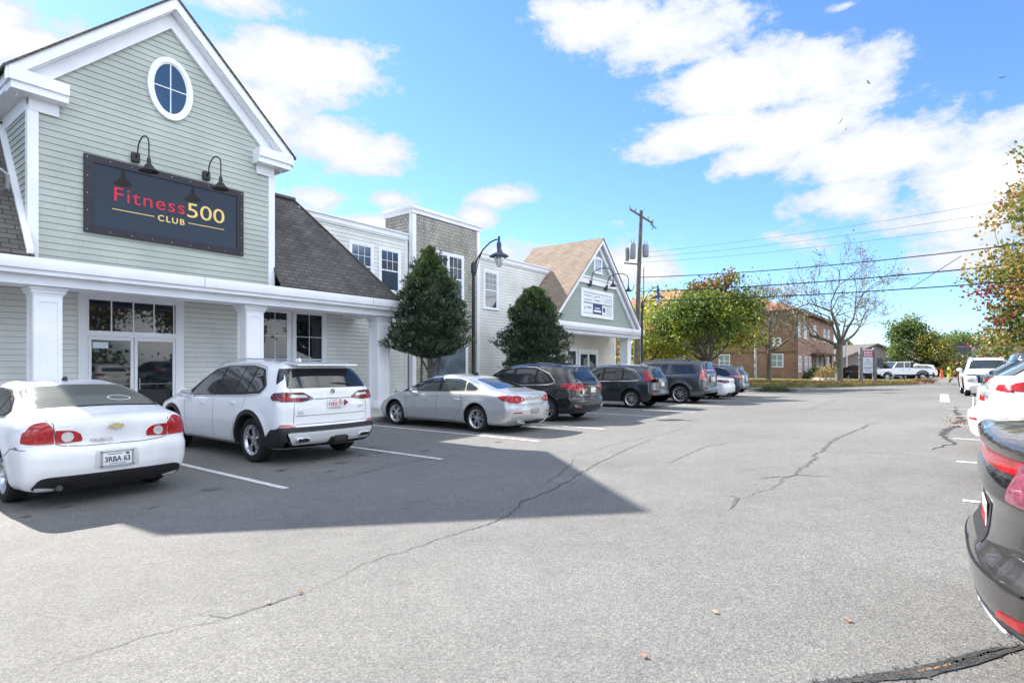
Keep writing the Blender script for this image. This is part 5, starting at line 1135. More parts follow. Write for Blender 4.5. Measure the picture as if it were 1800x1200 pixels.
# --- white SUV facing the camera
def ex_out(e, bd):
    rails(e, bd, .8, 2.9, SIL); L_ = bd.L
    mb = MB()
    for k in range(5): bd.line([(-.42, .70+k*.055), (.42, .70+k*.055)], 'front', .02, mb, 1, .016)
    mb.build('grille_bar', SIL, e)
    p = plate(e, 0, 0, 0, ''); p.location = (0, L_+.01, .56); p.rotation_euler = (0, 0, PI)
    text('badge', 'OUTLANDER', .07, BADGE, e, (.42, L_-.13, .965), (rad(60), 0, PI), .003, 1.3)
OU = dict(name='moving_suv', label='white SUV seen from the front at the end of the right row', cat='suv',
  X=36.7, Y=-1.6, Z=.3, rz=rad(92), L=4.71, W=1.88, H=1.76, wb=2.7, ro=1.0, R=.38, roofw=.62, paint=PW, kt=.14, cr=.1, cf=.16, zc=.62, bot=.26, clad=.34, arch=.06, tf=.02,
  top=[(-.3,1.66),(.6,1.72),(1.5,1.76),(2.3,1.73),(2.7,1.65),(3.5,1.2),(4.1,1.12),(4.55,1.03),(5,.9)], rear=CRV['rear'],
  front=[(0,.25),(.28,.05),(.4,.0),(.5,-.02),(.62,.03),(.8,.02),(.95,.03),(1.05,.2),(1.3,.5),(1.8,.9)], belt=[(0,1.12),(2.5,1.1),(3.8,1.07),(4.7,.98)],
  seal=CRV['seal'], side_glass=CRV['side_glass'], chrome=CRV['chrome'], seams=[[(3.3,1.05),(3.25,.38)], [(2.25,1.05),(2.26,.38)]], mirror=(3.05,1.1),
  patches=[('windscreen', rp([(-.74,3.44),(.74,3.44),(.60,2.74),(-.60,2.74)], .06), 'top', CG2, .003), ('grille', rp([(-.50,.62),(.50,.62),(.56,.97),(-.56,.97)], .03), 'front', PLAS, .006), ('lower_grille', rp([(-.40,.37),(.40,.37),(.52,.46),(.3,.52),(-.3,.52),(-.52,.46)], .03), 'front', PLAS, .006), ('skid_plate', rp([(-.6,.27),(.6,.27),(.5,.35),(-.5,.35)], .02), 'front', SIL, .008)],
  mpatches=[('running_light', rp([(.50,.93),(.90,.93),(.90,.98),(.54,.99)], .015), 'front', CG2, .009), ('head_light', rp([(.62,.58),(.86,.60),(.87,.84),(.64,.84)], .04), 'front', TLC, .01), ('grille_trim', rp([(.50,.62),(.56,.62),(.56,.92),(.52,.92)], .01), 'front', CHR, .01), ('head_light_slot', rp([(.66,.69),(.85,.70),(.85,.73),(.66,.72)], .01), 'front', PLAS, .015)],
  fseams=[[(-.80,.99),(-.3,1.0),(.3,1.0),(.80,.99)]], rr=.26, ns=5, ws='v', extra=ex_out)
for c in (MAL, X5, CC, MDX, CRV, TAH, WS, RV, NR, WC, WD, GH, OU): vehicle(c)
# ---------------------------------------------------------------- vegetation
def leafmat(name, trans=.35, rough=.55):
    m = bpy.data.materials.new(name); T, N, L = nt(m); b = N['Principled BSDF']; b.inputs['Roughness'].default_value = rough
    a = N.new('ShaderNodeAttribute'); a.attribute_name = 'Col'; L.new(a.outputs['Color'], b.inputs['Base Color'])
    t = N.new('ShaderNodeBsdfTranslucent'); L.new(a.outputs['Color'], t.inputs['Color'])
    mx = N.new('ShaderNodeMixShader'); mx.inputs[0].default_value = trans
    L.new(b.outputs[0], mx.inputs[1]); L.new(t.outputs[0], mx.inputs[2]); L.new(mx.outputs[0], N['Material Output'].inputs['Surface'])
    return m
LEAF = leafmat('leaves'); NEEDLE = leafmat('needles', .15, .6)
BARK = mat('bark', (.10, .085, .07), .95, var=.35, vs=9, bump=.9, bs=30); BARKG = mat('bark_grey', (.15, .135, .11), .95, var=.3, vs=9, bump=.9, bs=30)
def leaves(name, C, size, cols, parent, m=LEAF, aspect=.6, dirs=None, fold=.0):
    C = np.asarray(C, float); n = len(C)
    a = rng.normal(size=(n, 3)) if dirs is None else np.asarray(dirs)+rng.normal(size=(n, 3))*.35
    a /= np.linalg.norm(a, axis=1, keepdims=True); b = np.cross(a, rng.normal(size=(n, 3))); b /= np.linalg.norm(b, axis=1, keepdims=True)
    s = (np.ones(n)*size*rng.uniform(.6, 1.35, n))[:, None]
    c = np.cross(a, b)
    V = np.stack([C-a*s*.5, C+b*s*aspect*.5+c*s*fold, C+a*s*.5, C-b*s*aspect*.5+c*s*fold], 1).reshape(-1, 3)
    me = bpy.data.meshes.new(name); me.vertices.add(4*n); me.vertices.foreach_set('co', V.ravel())
    me.loops.add(4*n); me.loops.foreach_set('vertex_index', np.arange(4*n)); me.polygons.add(n); me.polygons.foreach_set('loop_start', np.arange(n)*4)
    me.update(calc_edges=True)
    at = me.color_attributes.new('Col', 'FLOAT_COLOR', 'CORNER'); cc = np.ones((n, 4)); cc[:, :3] = np.clip(np.asarray(cols), 0, 1)
    at.data.foreach_set('color', np.repeat(cc, 4, axis=0).ravel()); me.materials.append(m)
    return link(name, me, parent)
def pick(n, pal, w=None):
    pal = np.array(pal); i = rng.choice(len(pal), n, p=w); return pal[i]*rng.uniform(.7, 1.3, (n, 1))
def evergreen(loc, h, r, z0, label, seed, n=42000, top=(.10,.17,.035), multi=True, sq=.0):
    e = empty('evergreen_tree', loc, YAW, label, 'tree', 'evergreens by the shop wall')
    rs = np.random.default_rng(seed)
    def R(t, th):          # envelope radius at height fraction t
        k = np.minimum(1, (t/.12)**.5)*np.where(t < .42, 1, np.maximum(0, 1-(t-.42)/.58)**(.78-sq))
        return r*k*(1+.09*np.sin(3*th+seed+5*t)+.08*np.sin(7*th-9*t+seed)+.06*np.sin(19*t+2*th))
    t = rs.uniform(0, 1, n)**1.0; th = rs.uniform(0, 2*PI, n)
    keep = rs.uniform(0, 1, n) < np.clip(R(t, th)/r+.12, 0, 1); t, th = t[keep], th[keep]; n2 = len(t)
    # sprays sit in tufts so the outline is uneven
    nt_ = 430; tt = rs.uniform(0, 1, nt_); tth = rs.uniform(0, 2*PI, nt_); bump_ = rs.normal(.0, .16, nt_)
    idx = rs.integers(0, nt_, n2); t = np.clip(tt[idx]+rs.normal(0, .019, n2), 0, 1); th = tth[idx]+rs.normal(0, .10, n2)
    rr = R(t, th)*(1-.42*rs.uniform(0, 1, n2)**1.6+bump_[idx])
    H = h-z0; P = np.stack([rr*np.cos(th), rr*np.sin(th), z0+H*t], 1)
    D = np.stack([np.cos(th)*.8, np.sin(th)*.8, np.full(n2, .55)], 1)
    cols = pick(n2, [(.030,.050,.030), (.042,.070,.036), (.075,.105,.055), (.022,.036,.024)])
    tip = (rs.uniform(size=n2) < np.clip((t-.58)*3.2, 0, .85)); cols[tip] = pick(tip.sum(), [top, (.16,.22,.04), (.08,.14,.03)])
    out = rr > R(t, th)*.97; hl = out & (rs.uniform(size=n2) < .45); cols[hl] = pick(hl.sum(), [(.10,.14,.07), (.13,.17,.09), (.085,.125,.05)])  # outermost sprays paler: highlights put into the leaf colour
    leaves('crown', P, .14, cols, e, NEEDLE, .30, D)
    c = MB(); prof_ = []
    for i in range(17): q = i/16; prof_.append((float(R(np.array([q]), np.array([0.]))[0])*.5+.01, z0+.05+(H-.1)*q*.97))
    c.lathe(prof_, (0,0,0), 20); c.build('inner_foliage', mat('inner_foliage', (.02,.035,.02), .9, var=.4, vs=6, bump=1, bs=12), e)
    # loose sprigs sticking out
    k = 2600; t = rs.uniform(.0, .97, k); g = rs.integers(0, 90, k); gt = rs.uniform(.02, .97, 90); gth = rs.uniform(0, 2*PI, 90); s_ = rs.uniform(0, 1, k)
    rad_ = R(gt[g], gth[g])*(.95+.0)+s_*.28; P = np.stack([rad_*np.cos(gth[g]), rad_*np.sin(gth[g]), z0+H*gt[g]+s_*.1], 1)+rs.normal(0, .03, (k, 3))
    leaves('sprigs', P, .11, pick(k, [(.03,.06,.026), (.045,.08,.03)]), e, NEEDLE, .3)
    mb = MB(); mb.tube([(0,0,-.1),(.02,.0,z0*.5),(.0,.05,z0+.6),(0,0,h*.8)], [.12,.1,.085,.03], 10)
    if multi:
        mb.tube([(-.18,0,-.1),(-.3,.0,z0*.45),(-.28,.05,z0+.4)], [.05,.045,.035], 8); mb.tube([(.12,0,-.1),(.25,-.02,z0*.4),(.42,.05,z0+.4)], [.06,.05,.035], 8)
        mb.tube([(-.02,0,z0*.7),(-.25,-.1,z0*.95),(-.45,-.15,z0+.3)], [.04,.035,.02], 6); mb.tube([(.02,0,z0*.75),(.3,-.1,z0*.95),(.55,-.15,z0+.25)], [.04,.03,.02], 6)
    mb.build('trunk', BARK, e)
    return e
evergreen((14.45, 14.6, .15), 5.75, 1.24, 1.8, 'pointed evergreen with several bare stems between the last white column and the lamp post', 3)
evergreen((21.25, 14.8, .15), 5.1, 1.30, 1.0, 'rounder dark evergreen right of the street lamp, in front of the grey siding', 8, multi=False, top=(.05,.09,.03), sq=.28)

def grow(mb, p, d, L_, r, depth, tips, spread=.55, up=.12, nk=(2, 3), taper=.68, seg=3, rs=None, wig=.16):
    r = max(r, .017)
    path = [p.copy()]; rr = [r]
    for i in range(seg):
        d = (d+Vector((rs.gauss(0, wig), rs.gauss(0, wig), rs.gauss(0, wig)+up*.3))).normalized()
        p = p+d*L_/seg; path.append(p.copy()); rr.append(r*(1-(1-taper)*(i+1)/seg))
    mb.tube(path, rr, 8 if r > .06 else (5 if r > .02 else 3), cap=False)
    if depth == 0: tips.append((p, d)); return
    if depth <= 2: tips.append((path[-2], d))
    for k in range(rs.randint(*nk)):
        ax = Vector((rs.gauss(0,1), rs.gauss(0,1), rs.gauss(0,1))).cross(d).normalized()
        nd = (d*math.cos(spread*rs.uniform(.6,1.4))+ax*math.sin(spread*rs.uniform(.6,1.4))+Vector((0,0,up))).normalized()
        q = path[rs.randint(max(1, seg-1), seg)]
        grow(mb, q, nd, L_*rs.uniform(.68, .9), rr[-1]*rs.uniform(.6, .85), depth-1, tips, spread, up, nk, taper, seg, rs, wig)
def tree(name, loc, label, cat, h, R_, trunk_r, trunk_h, depth, nleaf, lsize, colf, seed, group=None, bark=BARK, spread=.6, up=.1, clump=.5, cz=None, m=LEAF, scale_z=1, nk=(2,3), L0=None):
    rs = random.Random(seed); e = empty(name, loc, 0, label, cat, group)
    mb = MB(); tips = []; top = Vector((rs.uniform(-.1,.1), rs.uniform(-.1,.1), trunk_h))
    mb.tube([(0,0,-.2),(0,0,.15),(top.x*.5,top.y*.5,trunk_h*.5), tuple(top)], [trunk_r*1.5,trunk_r*1.1,trunk_r,trunk_r*.9], 12, cap=False)
    nb_ = 5
    for k in range(nb_):
        a = 2*PI*k/nb_+rs.uniform(-.4,.4); d = Vector((math.cos(a)*.8, math.sin(a)*.8, rs.uniform(.45, 1.1))).normalized()
        grow(mb, top-Vector((0,0,rs.uniform(0, trunk_h*.15))), d, (L0 or h*.24)*rs.uniform(.85,1.15), trunk_r*rs.uniform(.45,.6), depth, tips, spread, up, nk, rs=rs)
    grow(mb, top, Vector((0,0,1)), (L0 or h*.24), trunk_r*.7, depth, tips, spread, up, nk, rs=rs)
    # fit the crown to its size
    P = np.array([t[0] for t in tips]); mx_ = np.percentile(np.hypot(P[:,0], P[:,1]), 97); zt = np.percentile(P[:,2], 98)
    sx = R_/mx_; sz = (h-trunk_h)/(zt-trunk_h)
    def fit(v): z = v[2]; k = min(1, max(0, (z-trunk_h*.8)/(trunk_h*.4+.01))); return (v[0]*(1+(sx-1)*k), v[1]*(1+(sx-1)*k), z if z < trunk_h else trunk_h+(z-trunk_h)*sz)
    mb.v = [fit(v) for v in mb.v]; mb.build('trunk', bark, e, 60)
    if nleaf:
        P = np.array([fit(p) for p in P]); i = rng.integers(0, len(P), nleaf); C = P[i]+rng.normal(0, clump, (nleaf, 3))*np.array([1,1,.75])
        leaves('crown', C, lsize, colf(C, i), e, m, .75, fold=.12)
    return e
def col_green(C, i):
    n = len(C); h = C[:, 2]; s = np.random.default_rng(5).uniform(size=400)[i % 400]
    c = pick(n, [(.10,.16,.025), (.13,.20,.03), (.06,.11,.02), (.16,.21,.035)])
    y = (s < .25); c[y] = pick(y.sum(), [(.30,.34,.04), (.24,.30,.04)])
    r = (h > 7.1-.9*(s > .8)) & (rng.uniform(size=n) < .7) & (C[:, 0]**2+C[:, 1]**2 < 3.5); c[r] = pick(r.sum(), [(.22,.07,.03), (.26,.12,.04), (.16,.06,.03)])
    o = (s > .97); c[o] = pick(o.sum(), [(.38,.20,.06)]); return c
def col_yellow(C, i): return pick(len(C), [(.42,.42,.05), (.34,.38,.05), (.48,.44,.08), (.22,.27,.05)])
def col_sparse(C, i): return pick(len(C), [(.36,.28,.08), (.26,.24,.10), (.18,.16,.07), (.34,.32,.12)])
def col_maple(C, i):
    s = np.random.default_rng(9).uniform(size=600)[i % 600]; n = len(C); c = pick(n, [(.12,.17,.03), (.18,.22,.04), (.26,.25,.05)])
    o = s < .42; c[o] = pick(o.sum(), [(.38,.23,.05), (.42,.30,.06), (.28,.17,.05)]); r = (s > .84); c[r] = pick(r.sum(), [(.34,.06,.05), (.26,.07,.06)]); 
    g = (C[:, 2] < 4.6) & (rng.uniform(size=n) < .6); c[g] = pick(g.sum(), [(.09,.14,.03), (.14,.19,.04)]); return c
def col_mid(C, i): return pick(len(C), [(.09,.15,.03), (.14,.21,.04), (.20,.25,.05), (.07,.11,.03)])
def col_ochre(C, i): return pick(len(C), [(.26,.24,.04), (.18,.22,.04), (.33,.27,.06), (.12,.16,.03)])
tree('maple_tree', (42.4, 13.6, 0), 'broad green tree with a reddish top in front of the brick building', 'tree', 7.7, 3.7, .2, 2.1, 4, 26000, .20, col_green, 21, spread=.62, clump=.42)
tree('locust_tree', (51.0, 17.2, .05), 'bright yellow leafed tree left of the broad green tree', 'tree', 7.6, 4.6, .18, 2.2, 3, 12000, .26, col_yellow, 22, clump=.65)
tree('locust_tree', (47.5, 20.4, .05), 'yellow and green tree seen through the gap beside the far porch column', 'tree', 6.6, 3.5, .16, 2.0, 3, 8000, .26, col_yellow, 25, clump=.6)
tree('bare_tree', (53.9, 16.6-4.4, .1), 'nearly leafless tree in front of the white house number on brick', 'tree', 9.2, 4.2, .2, 3.0, 5, 1300, .16, col_sparse, 31, 'nearly leafless trees on the grass strip', BARKG, spread=.7, up=.06, clump=.25)
tree('bare_tree', (54.9, 6.9, .12), 'taller nearly leafless tree left of the roadside tenant sign', 'tree', 11.2, 5.6, .28, 3.6, 5, 1000, .16, col_sparse, 32, 'nearly leafless trees on the grass strip', BARKG, spread=.66, up=.06, clump=.25)
tree('maple_tree', (41.5, -7.6, .3), 'autumn maple with orange, red and green leaves at the right edge', 'tree', 13.2, 7.6, .26, 2.4, 5, 64000, .2, col_maple, 41, spread=.62, up=.05, clump=.36)
tree('young_tree', (75*1.2138, 75*.0518, .1), 'round green tree behind the white pickup truck', 'tree', 7.2, 2.5, .12, 1.6, 3, 7000, .28, col_mid, 51, clump=.5)
tree('young_tree', (72*1.2411, 72*.0155, .2), 'low yellow-green tree right of the round green tree', 'tree', 5.3, 2.3, .1, 1.0, 3, 6000, .26, col_ochre, 52, clump=.4)
tree('young_tree', (105*1.272, 105*-.025, .2), 'spreading tree rising behind the flat-roofed apartment block', 'tree', 7.2, 4.0, .15, 3.2, 3, 5000, .32, col_mid, 53, clump=.7)
tree('young_tree', (60*1.364, -60*.148, .3), 'yellowing tree behind the autumn maple at the right edge', 'tree', 6.0, 4.5, .15, 1.2, 3, 7000, .3, col_ochre, 54, clump=.8)
# trees across the lot behind the photographer, seen mirrored in glass and paint
t0 = tree('maple_tree', (2, -14, .3), 'leafy autumn tree of the row across the car park behind the viewpoint', 'tree', 9, 4.4, .2, 2.2, 3, 7000, .34, col_maple, 61, 'trees across the car park behind the viewpoint', clump=.6)
for k, (x, y, z) in enumerate([(13, -14.5, .3), (-8, -13, .3), (23, -14, .3)]):
    q = copy_tree(t0); q.location = (x, y, z); q.rotation_euler = (0, 0, k*1.7+1)
def bush(name, loc, label, r, h, n, ls, pal, cat='shrub', group=None, seed=1):
    e = empty(name, loc, 0, label, cat, group); rs = np.random.default_rng(seed)
    d = rs.normal(size=(n, 3)); d /= np.linalg.norm(d, axis=1, keepdims=True); d[:, 2] = np.abs(d[:, 2])
    k = rs.uniform(.3, 1.05, n)**.5*(1+.2*np.sin(5*d[:, 0]*3+seed)+.15*np.sin(9*d[:, 1]+seed))
    C = d*k[:, None]*np.array([r, r, h]); leaves('foliage', C, ls, pick(n, pal), e, LEAF, .7)
    mb = MB()
    for i in range(7): a = i*.9; mb.tube([(0,0,-.05),(math.cos(a)*r*.3, math.sin(a)*r*.3, h*.4),(math.cos(a)*r*.6, math.sin(a)*r*.6, h*.75)], [.02,.014,.006], 5)
    mb.build('stem', BARK, e); return e
bush('shrub', (13.4, 14.9, .15), 'small dark shrub behind the silver fastback near the stems', .4, .55, 900, .07, [(.03,.05,.025),(.05,.07,.03)], seed=1)
bush('shrub', (17.6, 15.2, .15), 'low purple-brown shrub at the foot of the street lamp', .6, .75, 1500, .07, [(.05,.04,.035),(.04,.06,.03)], seed=2)
bush('shrub', (18.9, 15.4, .15), 'low shrub between the street lamp and the round evergreen', .5, .7, 1200, .07, [(.04,.05,.03),(.05,.07,.03)], seed=3)
bush('shrub', (39.5, 8.6, 0), 'scruffy low shrub just beyond the last parked SUV', 1.1, .35, 1600, .09, [(.10,.11,.05),(.07,.09,.04)], seed=4)
bush('weed', (8.0, 17.3, .15), 'thin weed against the wall behind the white SUV', .25, .7, 90, .05, [(.05,.08,.03)], 'plant', seed=5)
# ---------------------------------------------------------------- street lamps, pole and wires
def lampart(loc, label, rz):
    e = empty('street_lamp', loc, rz, label, 'street lamp', 'black street lamps along the shop front')
    mb = MB(); mb.lathe([(0,0),(.17,0),(.17,.06),(.13,.1),(.12,.5),(.085,.62),(.075,.7),(.065,3),(.055,5.55),(.0,5.6)], (0,0,0), 18)
    mb.lathe([(.07,5.2),(.1,5.22),(.1,5.55),(.07,5.6),(0,5.68)], (0,0,0), 16); mb.build('pole', BLACKM, e)
    mb = MB(); p = [(0,0,5.3),(.14,0,5.75),(.36,0,6.12),(.64,0,6.4),(.86,0,6.5),(.98,0,6.5)]; mb.tube(p, [.05,.04,.034,.03,.028,.028], 8)
    mb.tube([(.0,0,4.95),(.12,0,5.35),(.24,0,5.8),(.33,0,6.05)], .018, 6); mb.build('arm', BLACKM, e)
    mb = MB(); mb.lathe([(0,6.64),(.045,6.62),(.045,6.42),(.075,6.40),(.095,6.33),(.085,6.22),(.10,6.12),(.13,6.06),(.15,6.0),(.30,5.92),(.37,5.87),(.375,5.84),(.34,5.85),(.16,5.9),(0,5.92)], (.98,0,0), 24); mb.build('lamp_hood', NAVYM, e)
    mb = MB(); mb.lathe([(.17,5.9),(.185,5.8),(.16,5.66),(.11,5.52),(.05,5.44),(0,5.43)], (.98,0,0), 20)
    m = mat('lamp_glass', (.75,.78,.82), .12, ior=1.45)
    if not m.get('done'):
        m.node_tree.nodes['Principled BSDF'].inputs['Transmission Weight'].default_value = .75; m['done'] = 1
    mb.build('globe', m, e)
    return e
lampart((16.55, 14.35, .0), 'black arched street lamp between the two evergreens', math.atan2(-.798, .6025))
lampart((32.75, 14.7, 0), 'black arched street lamp beyond the far gable, in front of the utility pole', math.atan2(-.798, .6025))
WOOD = mat('pole_wood', (.13, .115, .10), .95, var=.3, vs=6, bump=.8, bs=25); TRF = mat('transformer_grey', (.22,.235,.25), .5, .1, var=.1, vs=5)
U = empty('utility_pole', (37.35, 17.1, 0), 0, 'tall wooden utility pole with two grey transformers and a crossarm', 'utility pole')
CR = Vector((.6025, -.798, 0))      # across the view
mb = MB(); mb.tube([(-.12, .16, -.3), (0,0,6), (.16,-.2,12.6)], [.19,.16,.12], 12); mb.build('pole', WOOD, U)
mb = MB(); a = CR*.95; q = Vector((.16,-.2,12.15)); mb.tube([q-a*.85+Vector((0,0,.55)), q+a*.85-Vector((0,0,.45))], .07, 6); mb.build('crossarm', WOOD, U)
for k in (-.85, -.45, .5, .85):
    p = q+a*k-Vector((0,0,.5*k/.85)); mb = MB(); mb.lathe([(.02,0),(.05,.05),(.03,.1),(.06,.16),(.04,.22),(.07,.28),(.03,.34),(0,.36)], p, 10); mb.build('insulator', TRF, U)
p = q+a*.8-Vector((0,0,.9)); mb = MB(); mb.tube([p+Vector((0,0,.6)), p+Vector((.2,0,.3)), p], .03, 6); mb.tube([p+Vector((-.1,.1,.4)), p+Vector((.3,-.2,.1))], .03, 6); mb.build('cutout', BLACKM, U)
for k, zz, hh in ((-.50, 9.2, 1.1), (.42, 9.35, .85)):
    p = CR*k+Vector((.1,-.1,zz)); mb = MB(); mb.lathe([(0,0),(.2,.0),(.22,.06),(.22,hh-.1),(.17,hh),(0,hh+.02)], p, 20)
    for s in (-.1, .1): mb.lathe([(.03,hh),(.045,hh+.1),(.025,hh+.15),(.04,hh+.25),(0,hh+.3)], p+CR*s, 8)
    mb.build('transformer', TRF, U)
p = CR*-.78+Vector((.3,.1,9.1)); mb = MB(); mb.lathe([(0,0),(.14,.0),(.15,.9),(0,1.0)], p, 14); mb.build('transformer', TRF, U)
mb = MB(); mb.tube([CR*-1.1+Vector((.1,-.1,8.9)), CR*.1+Vector((.1,-.1,8.8))], .05, 6); mb.tube([CR*.3+Vector((.1,-.1,8.6)), CR*.42+Vector((0,0,7)), CR*.35+Vector((0,0,4.5))], .03, 5); mb.build('bracket', BLACKM, U)
mb = MB(); mb.tube([CR*.24+Vector((0,0,0)), CR*.22+Vector((0,0,5.4))], .06, 8); mb.build('conduit', mat('conduit', (.3,.3,.3), .6), U)
WIRE = mat('wire', (.02,.02,.022), .6)
def at(px, d, z): u = (px-900)/1000; return Vector((d*(.798+.6025*u), d*(.6025-.798*u), z))
def wire(z0, p1, r, label, px0=1125, d0=40.5, sag=.6):
    """a cable from the pole to a far point off to the right"""
    a = at(px0, d0, z0); pts = [a.lerp(p1, t/14)-Vector((0,0,sag*4*(t/14)*(1-t/14))) for t in range(15)]
    mb = MB(); mb.tube(pts, r, 4); o = mb.build('overhead_cable', WIRE); tag(o, label, 'cable', 'overhead cables')
wire(7.95, at(2150, 23, 7.7), .027, 'upper thick black cable strung from the utility pole to the right', sag=.45)
wire(6.95, at(2150, 23, 6.7), .03, 'middle thick black cable strung from the utility pole to the right', sag=.35)
wire(6.25, at(2150, 23, 5.75), .028, 'lowest thick black cable strung from the utility pole to the right', sag=.25)
for k, (za, zb) in enumerate(((9.7, 10.0), (9.35, 9.4), (9.0, 8.8))): wire(za, at(2150, 23, zb), .007, ['thin cable second from the top, above the thick cables','thin cable third from the top','thin cable just above the thick ones','topmost thin cable from the crossarm'][k], sag=.4)
o = at(1480, 34, 7.2); mb = MB(); mb.tube([at(1600, 32, 6.0), at(1690, 30, 7.45)], .02, 4); tag(mb.build('service_cable', WIRE), 'short slanting cable joining two thick cables at the right', 'cable')
# ---------------------------------------------------------------- beyond the car park
GRS = mat('dry_grass', (.20, .19, .07), .95, var=.35, vs=1.2, bump=.8, bs=14)
def strip(name, m, pts, z0, z1, kind=True):
    mb = MB(); mb.prism(pts, z0, z1, 'z'); o = mb.build(name, m); return struct(o)
def D(px, d): v = at(px, d, 0); return (v.x, v.y)
strip('grass_verge', GRS, [D(1180, 44.5), D(1330, 43.5), D(1500, 43.0), D(1610, 44.5), D(1628, 48), D(1590, 56), D(1200, 60), D(1100, 52)], -.2, .32)
strip('pavement', CONC, [D(1150, 60.5), D(1590, 56.5), D(1600, 58.5), D(1150, 63)], -.2, .27)
strip('grass_lawn', mat('lawn', (.16,.20,.05), .95, var=.3, vs=1, bump=.8, bs=14), [(58, 11), (65.8, 12.3), (65.8, 50), (52, 50), (56, 20)], -.2, .33)
def scatter(name, n, poly_px, drange, size, pal, zz, kind='stuff', label=None):
    C = []
    while len(C) < n:
        px = rnd.uniform(*poly_px); d = rnd.uniform(*drange); v = at(px, d, 0); C.append((v.x, v.y, zz+rnd.uniform(0, .05)))
    o = leaves(name, C, size, pick(n, pal), None); o['kind'] = kind; return o
scatter('grass_tufts', 16000, (1180, 1622), (44.2, 56), .13, [(.25,.24,.08),(.16,.19,.05),(.34,.27,.1)], .33)
scatter('fallen_leaves', 2600, (1290, 1625), (42.6, 50), .14, [(.34,.16,.05),(.42,.24,.08),(.28,.12,.05)], .335)
C = []
for k in range(150): x = rnd.gauss(17.6, .9); C.append((x, -.4+rnd.gauss(0, .2), .31))
o = leaves('fallen_leaves', C, .045, pick(len(C), [(.40,.22,.12),(.30,.14,.07)]), None); o['kind'] = 'stuff'
for k, (x, y, l) in enumerate([(2.56,1.14,'curled pink-brown leaf near the lower right of the open asphalt'),(3.25,1.02,'pale tan leaf lying on the open asphalt'),(3.51,.4,'small reddish leaf on the asphalt near the graphite fastback'),(7.27,1.82,'tan leaf beside the long crack in the middle'),(1.93,3.38,'orange leaf lying in the long crack at the left'),(2.14,3.36,'dark red leaf at the end of the long crack')]):
    mb = MB(); n = 9; z = gz(y)+.008; V = [(0,0,.006)]+[(math.cos(2*PI*i/n)*(.028 if i % 2 else .017), math.sin(2*PI*i/n)*(.026 if i % 2 else .015), rnd.uniform(.002,.018)) for i in range(n)]
    mb.add(V, [(0, 1+i, 1+(i+1) % n) for i in range(n)]); mb.add([(0,0,.004),(.03,.012,.004),(.03,.010,.008),(0,-.003,.008)], [(0,1,2,3)])
    o = mb.build('fallen_leaf', mat('leaf_pink' if k in (0,2,5) else 'leaf_tan', (.38,.16,.11) if k in (0,2,5) else (.42,.28,.18), .8)); o.location = (x, y, z); o.rotation_euler = (0,0,k); o.scale = (.75,.75,.75); tag(o, l, 'leaf', 'single leaves on the asphalt')
# brick building
BRK = lambda ax: brickmat('brick_'+ax, ax, 1, (.23,.10,.065), (.30,.14,.09), (.28,.24,.2), .30, .10, .012, .9, .4, .2)
BB = empty('brick_building', (65.9, 12.2, 0), 0, 'two-storey brick building with a terracotta hip roof and the number 33 on its wall', 'building')
mb = MB(); mb.box(0,0,0,.3,32,7.5); mb.build('wall', BRK('Y'), BB)
mb = MB(); mb.box(.301,0,0,26,.3,7.5); mb.box(.301,.301,0,26,32,7.4); mb.build('wall', BRK('X'), BB)
RT = brickmat('roof_tile', 'Y', 1.5, (.36,.12,.08), (.46,.17,.11), (.2,.07,.05), .3, .35, .03, .8, 1, .25)
mb = MB(); o_ = .6; z0, z1 = 7.55, 12.4
V = [(-o_,-o_,z0),(26+o_,-o_,z0),(26+o_,32+o_,z0),(-o_,32+o_,z0),(13,12.5,z1),(13,20,z1)]
mb.add(V, [(0,3,5,4),(0,4,1),(1,4,5,2),(2,5,3),(0,1,2,3)]); mb.build('roof', RT, BB)
mb = MB(); mb.box(-.7,-.7,7.3,26.7,-.55,7.6); mb.box(-.7,-.55,7.3,-.55,32.7,7.6); mb.build('gutter', mat('brown_metal', (.12,.07,.05), .6), BB)
mb = MB()
for k in range(140): mb.box(-.05, .1+k*.22, 3.05, -.001, .2+k*.22, 3.2)
mb.build('dentil_band', mat('dark_brick', (.10,.05,.04), .9), BB)
mb = MB(); mb.tube([(-.1,-.1,.2),(-.1,-.1,7.3)], .06, 6); mb.build('downpipe', MATS['brown_metal'], BB)
def bwin(x0, x1, z0, z1, side):
    f = MB(); g = MB(); t = .09
    def bx(mb, a, b, c, d, p0, p1):
        if side == 'x': mb.box(-p1, a, c, -p0, b, d)
        else: mb.box(a, -p1, c, b, -p0, d)
    bx(f,x0,x1,z0,z0+t,.002,.06); bx(f,x0,x1,z1-t,z1,.002,.06); bx(f,x0,x0+t,z0+t,z1-t,.002,.06); bx(f,x1-t,x1,z0+t,z1-t,.002,.06); xm = (x0+x1)/2; zm = (z0+z1)/2
    bx(f,xm-.03,xm+.03,z0+t,z1-t,.002,.05); bx(f,x0+t,xm-.03,zm-.03,zm+.03,.002,.05); bx(f,xm+.03,x1-t,zm-.03,zm+.03,.002,.05)
    w = f.build('window', WHITE, BB); bx(g,x0+t*.7,x1-t*.7,z0+t*.7,z1-t*.7,.003,.03); g.build('glass', mat('far_glass', (.25,.3,.32), .1, ior=1.8), w)
for a in (1.27, 6.8, 12, 18, 24): bwin(a, a+1.25, 1.5, 2.95, 'x')
for a in (6.8, 12, 18, 24): bwin(a, a+1.25, 4.7, 6.2, 'x')
for a in (.4, 4.0, 10.0, 17, 20.5): bwin(a, a+1.4, 4.7, 6.5, 'y')
for a in (1.0, 4.5, 7, 12.0, 15.5, 20): bwin(a, a+1.3, 1.0, 2.7, 'y')
mb = MB(); mb.box(8, -1.6, 2.9, 18, -.01, 3.15)
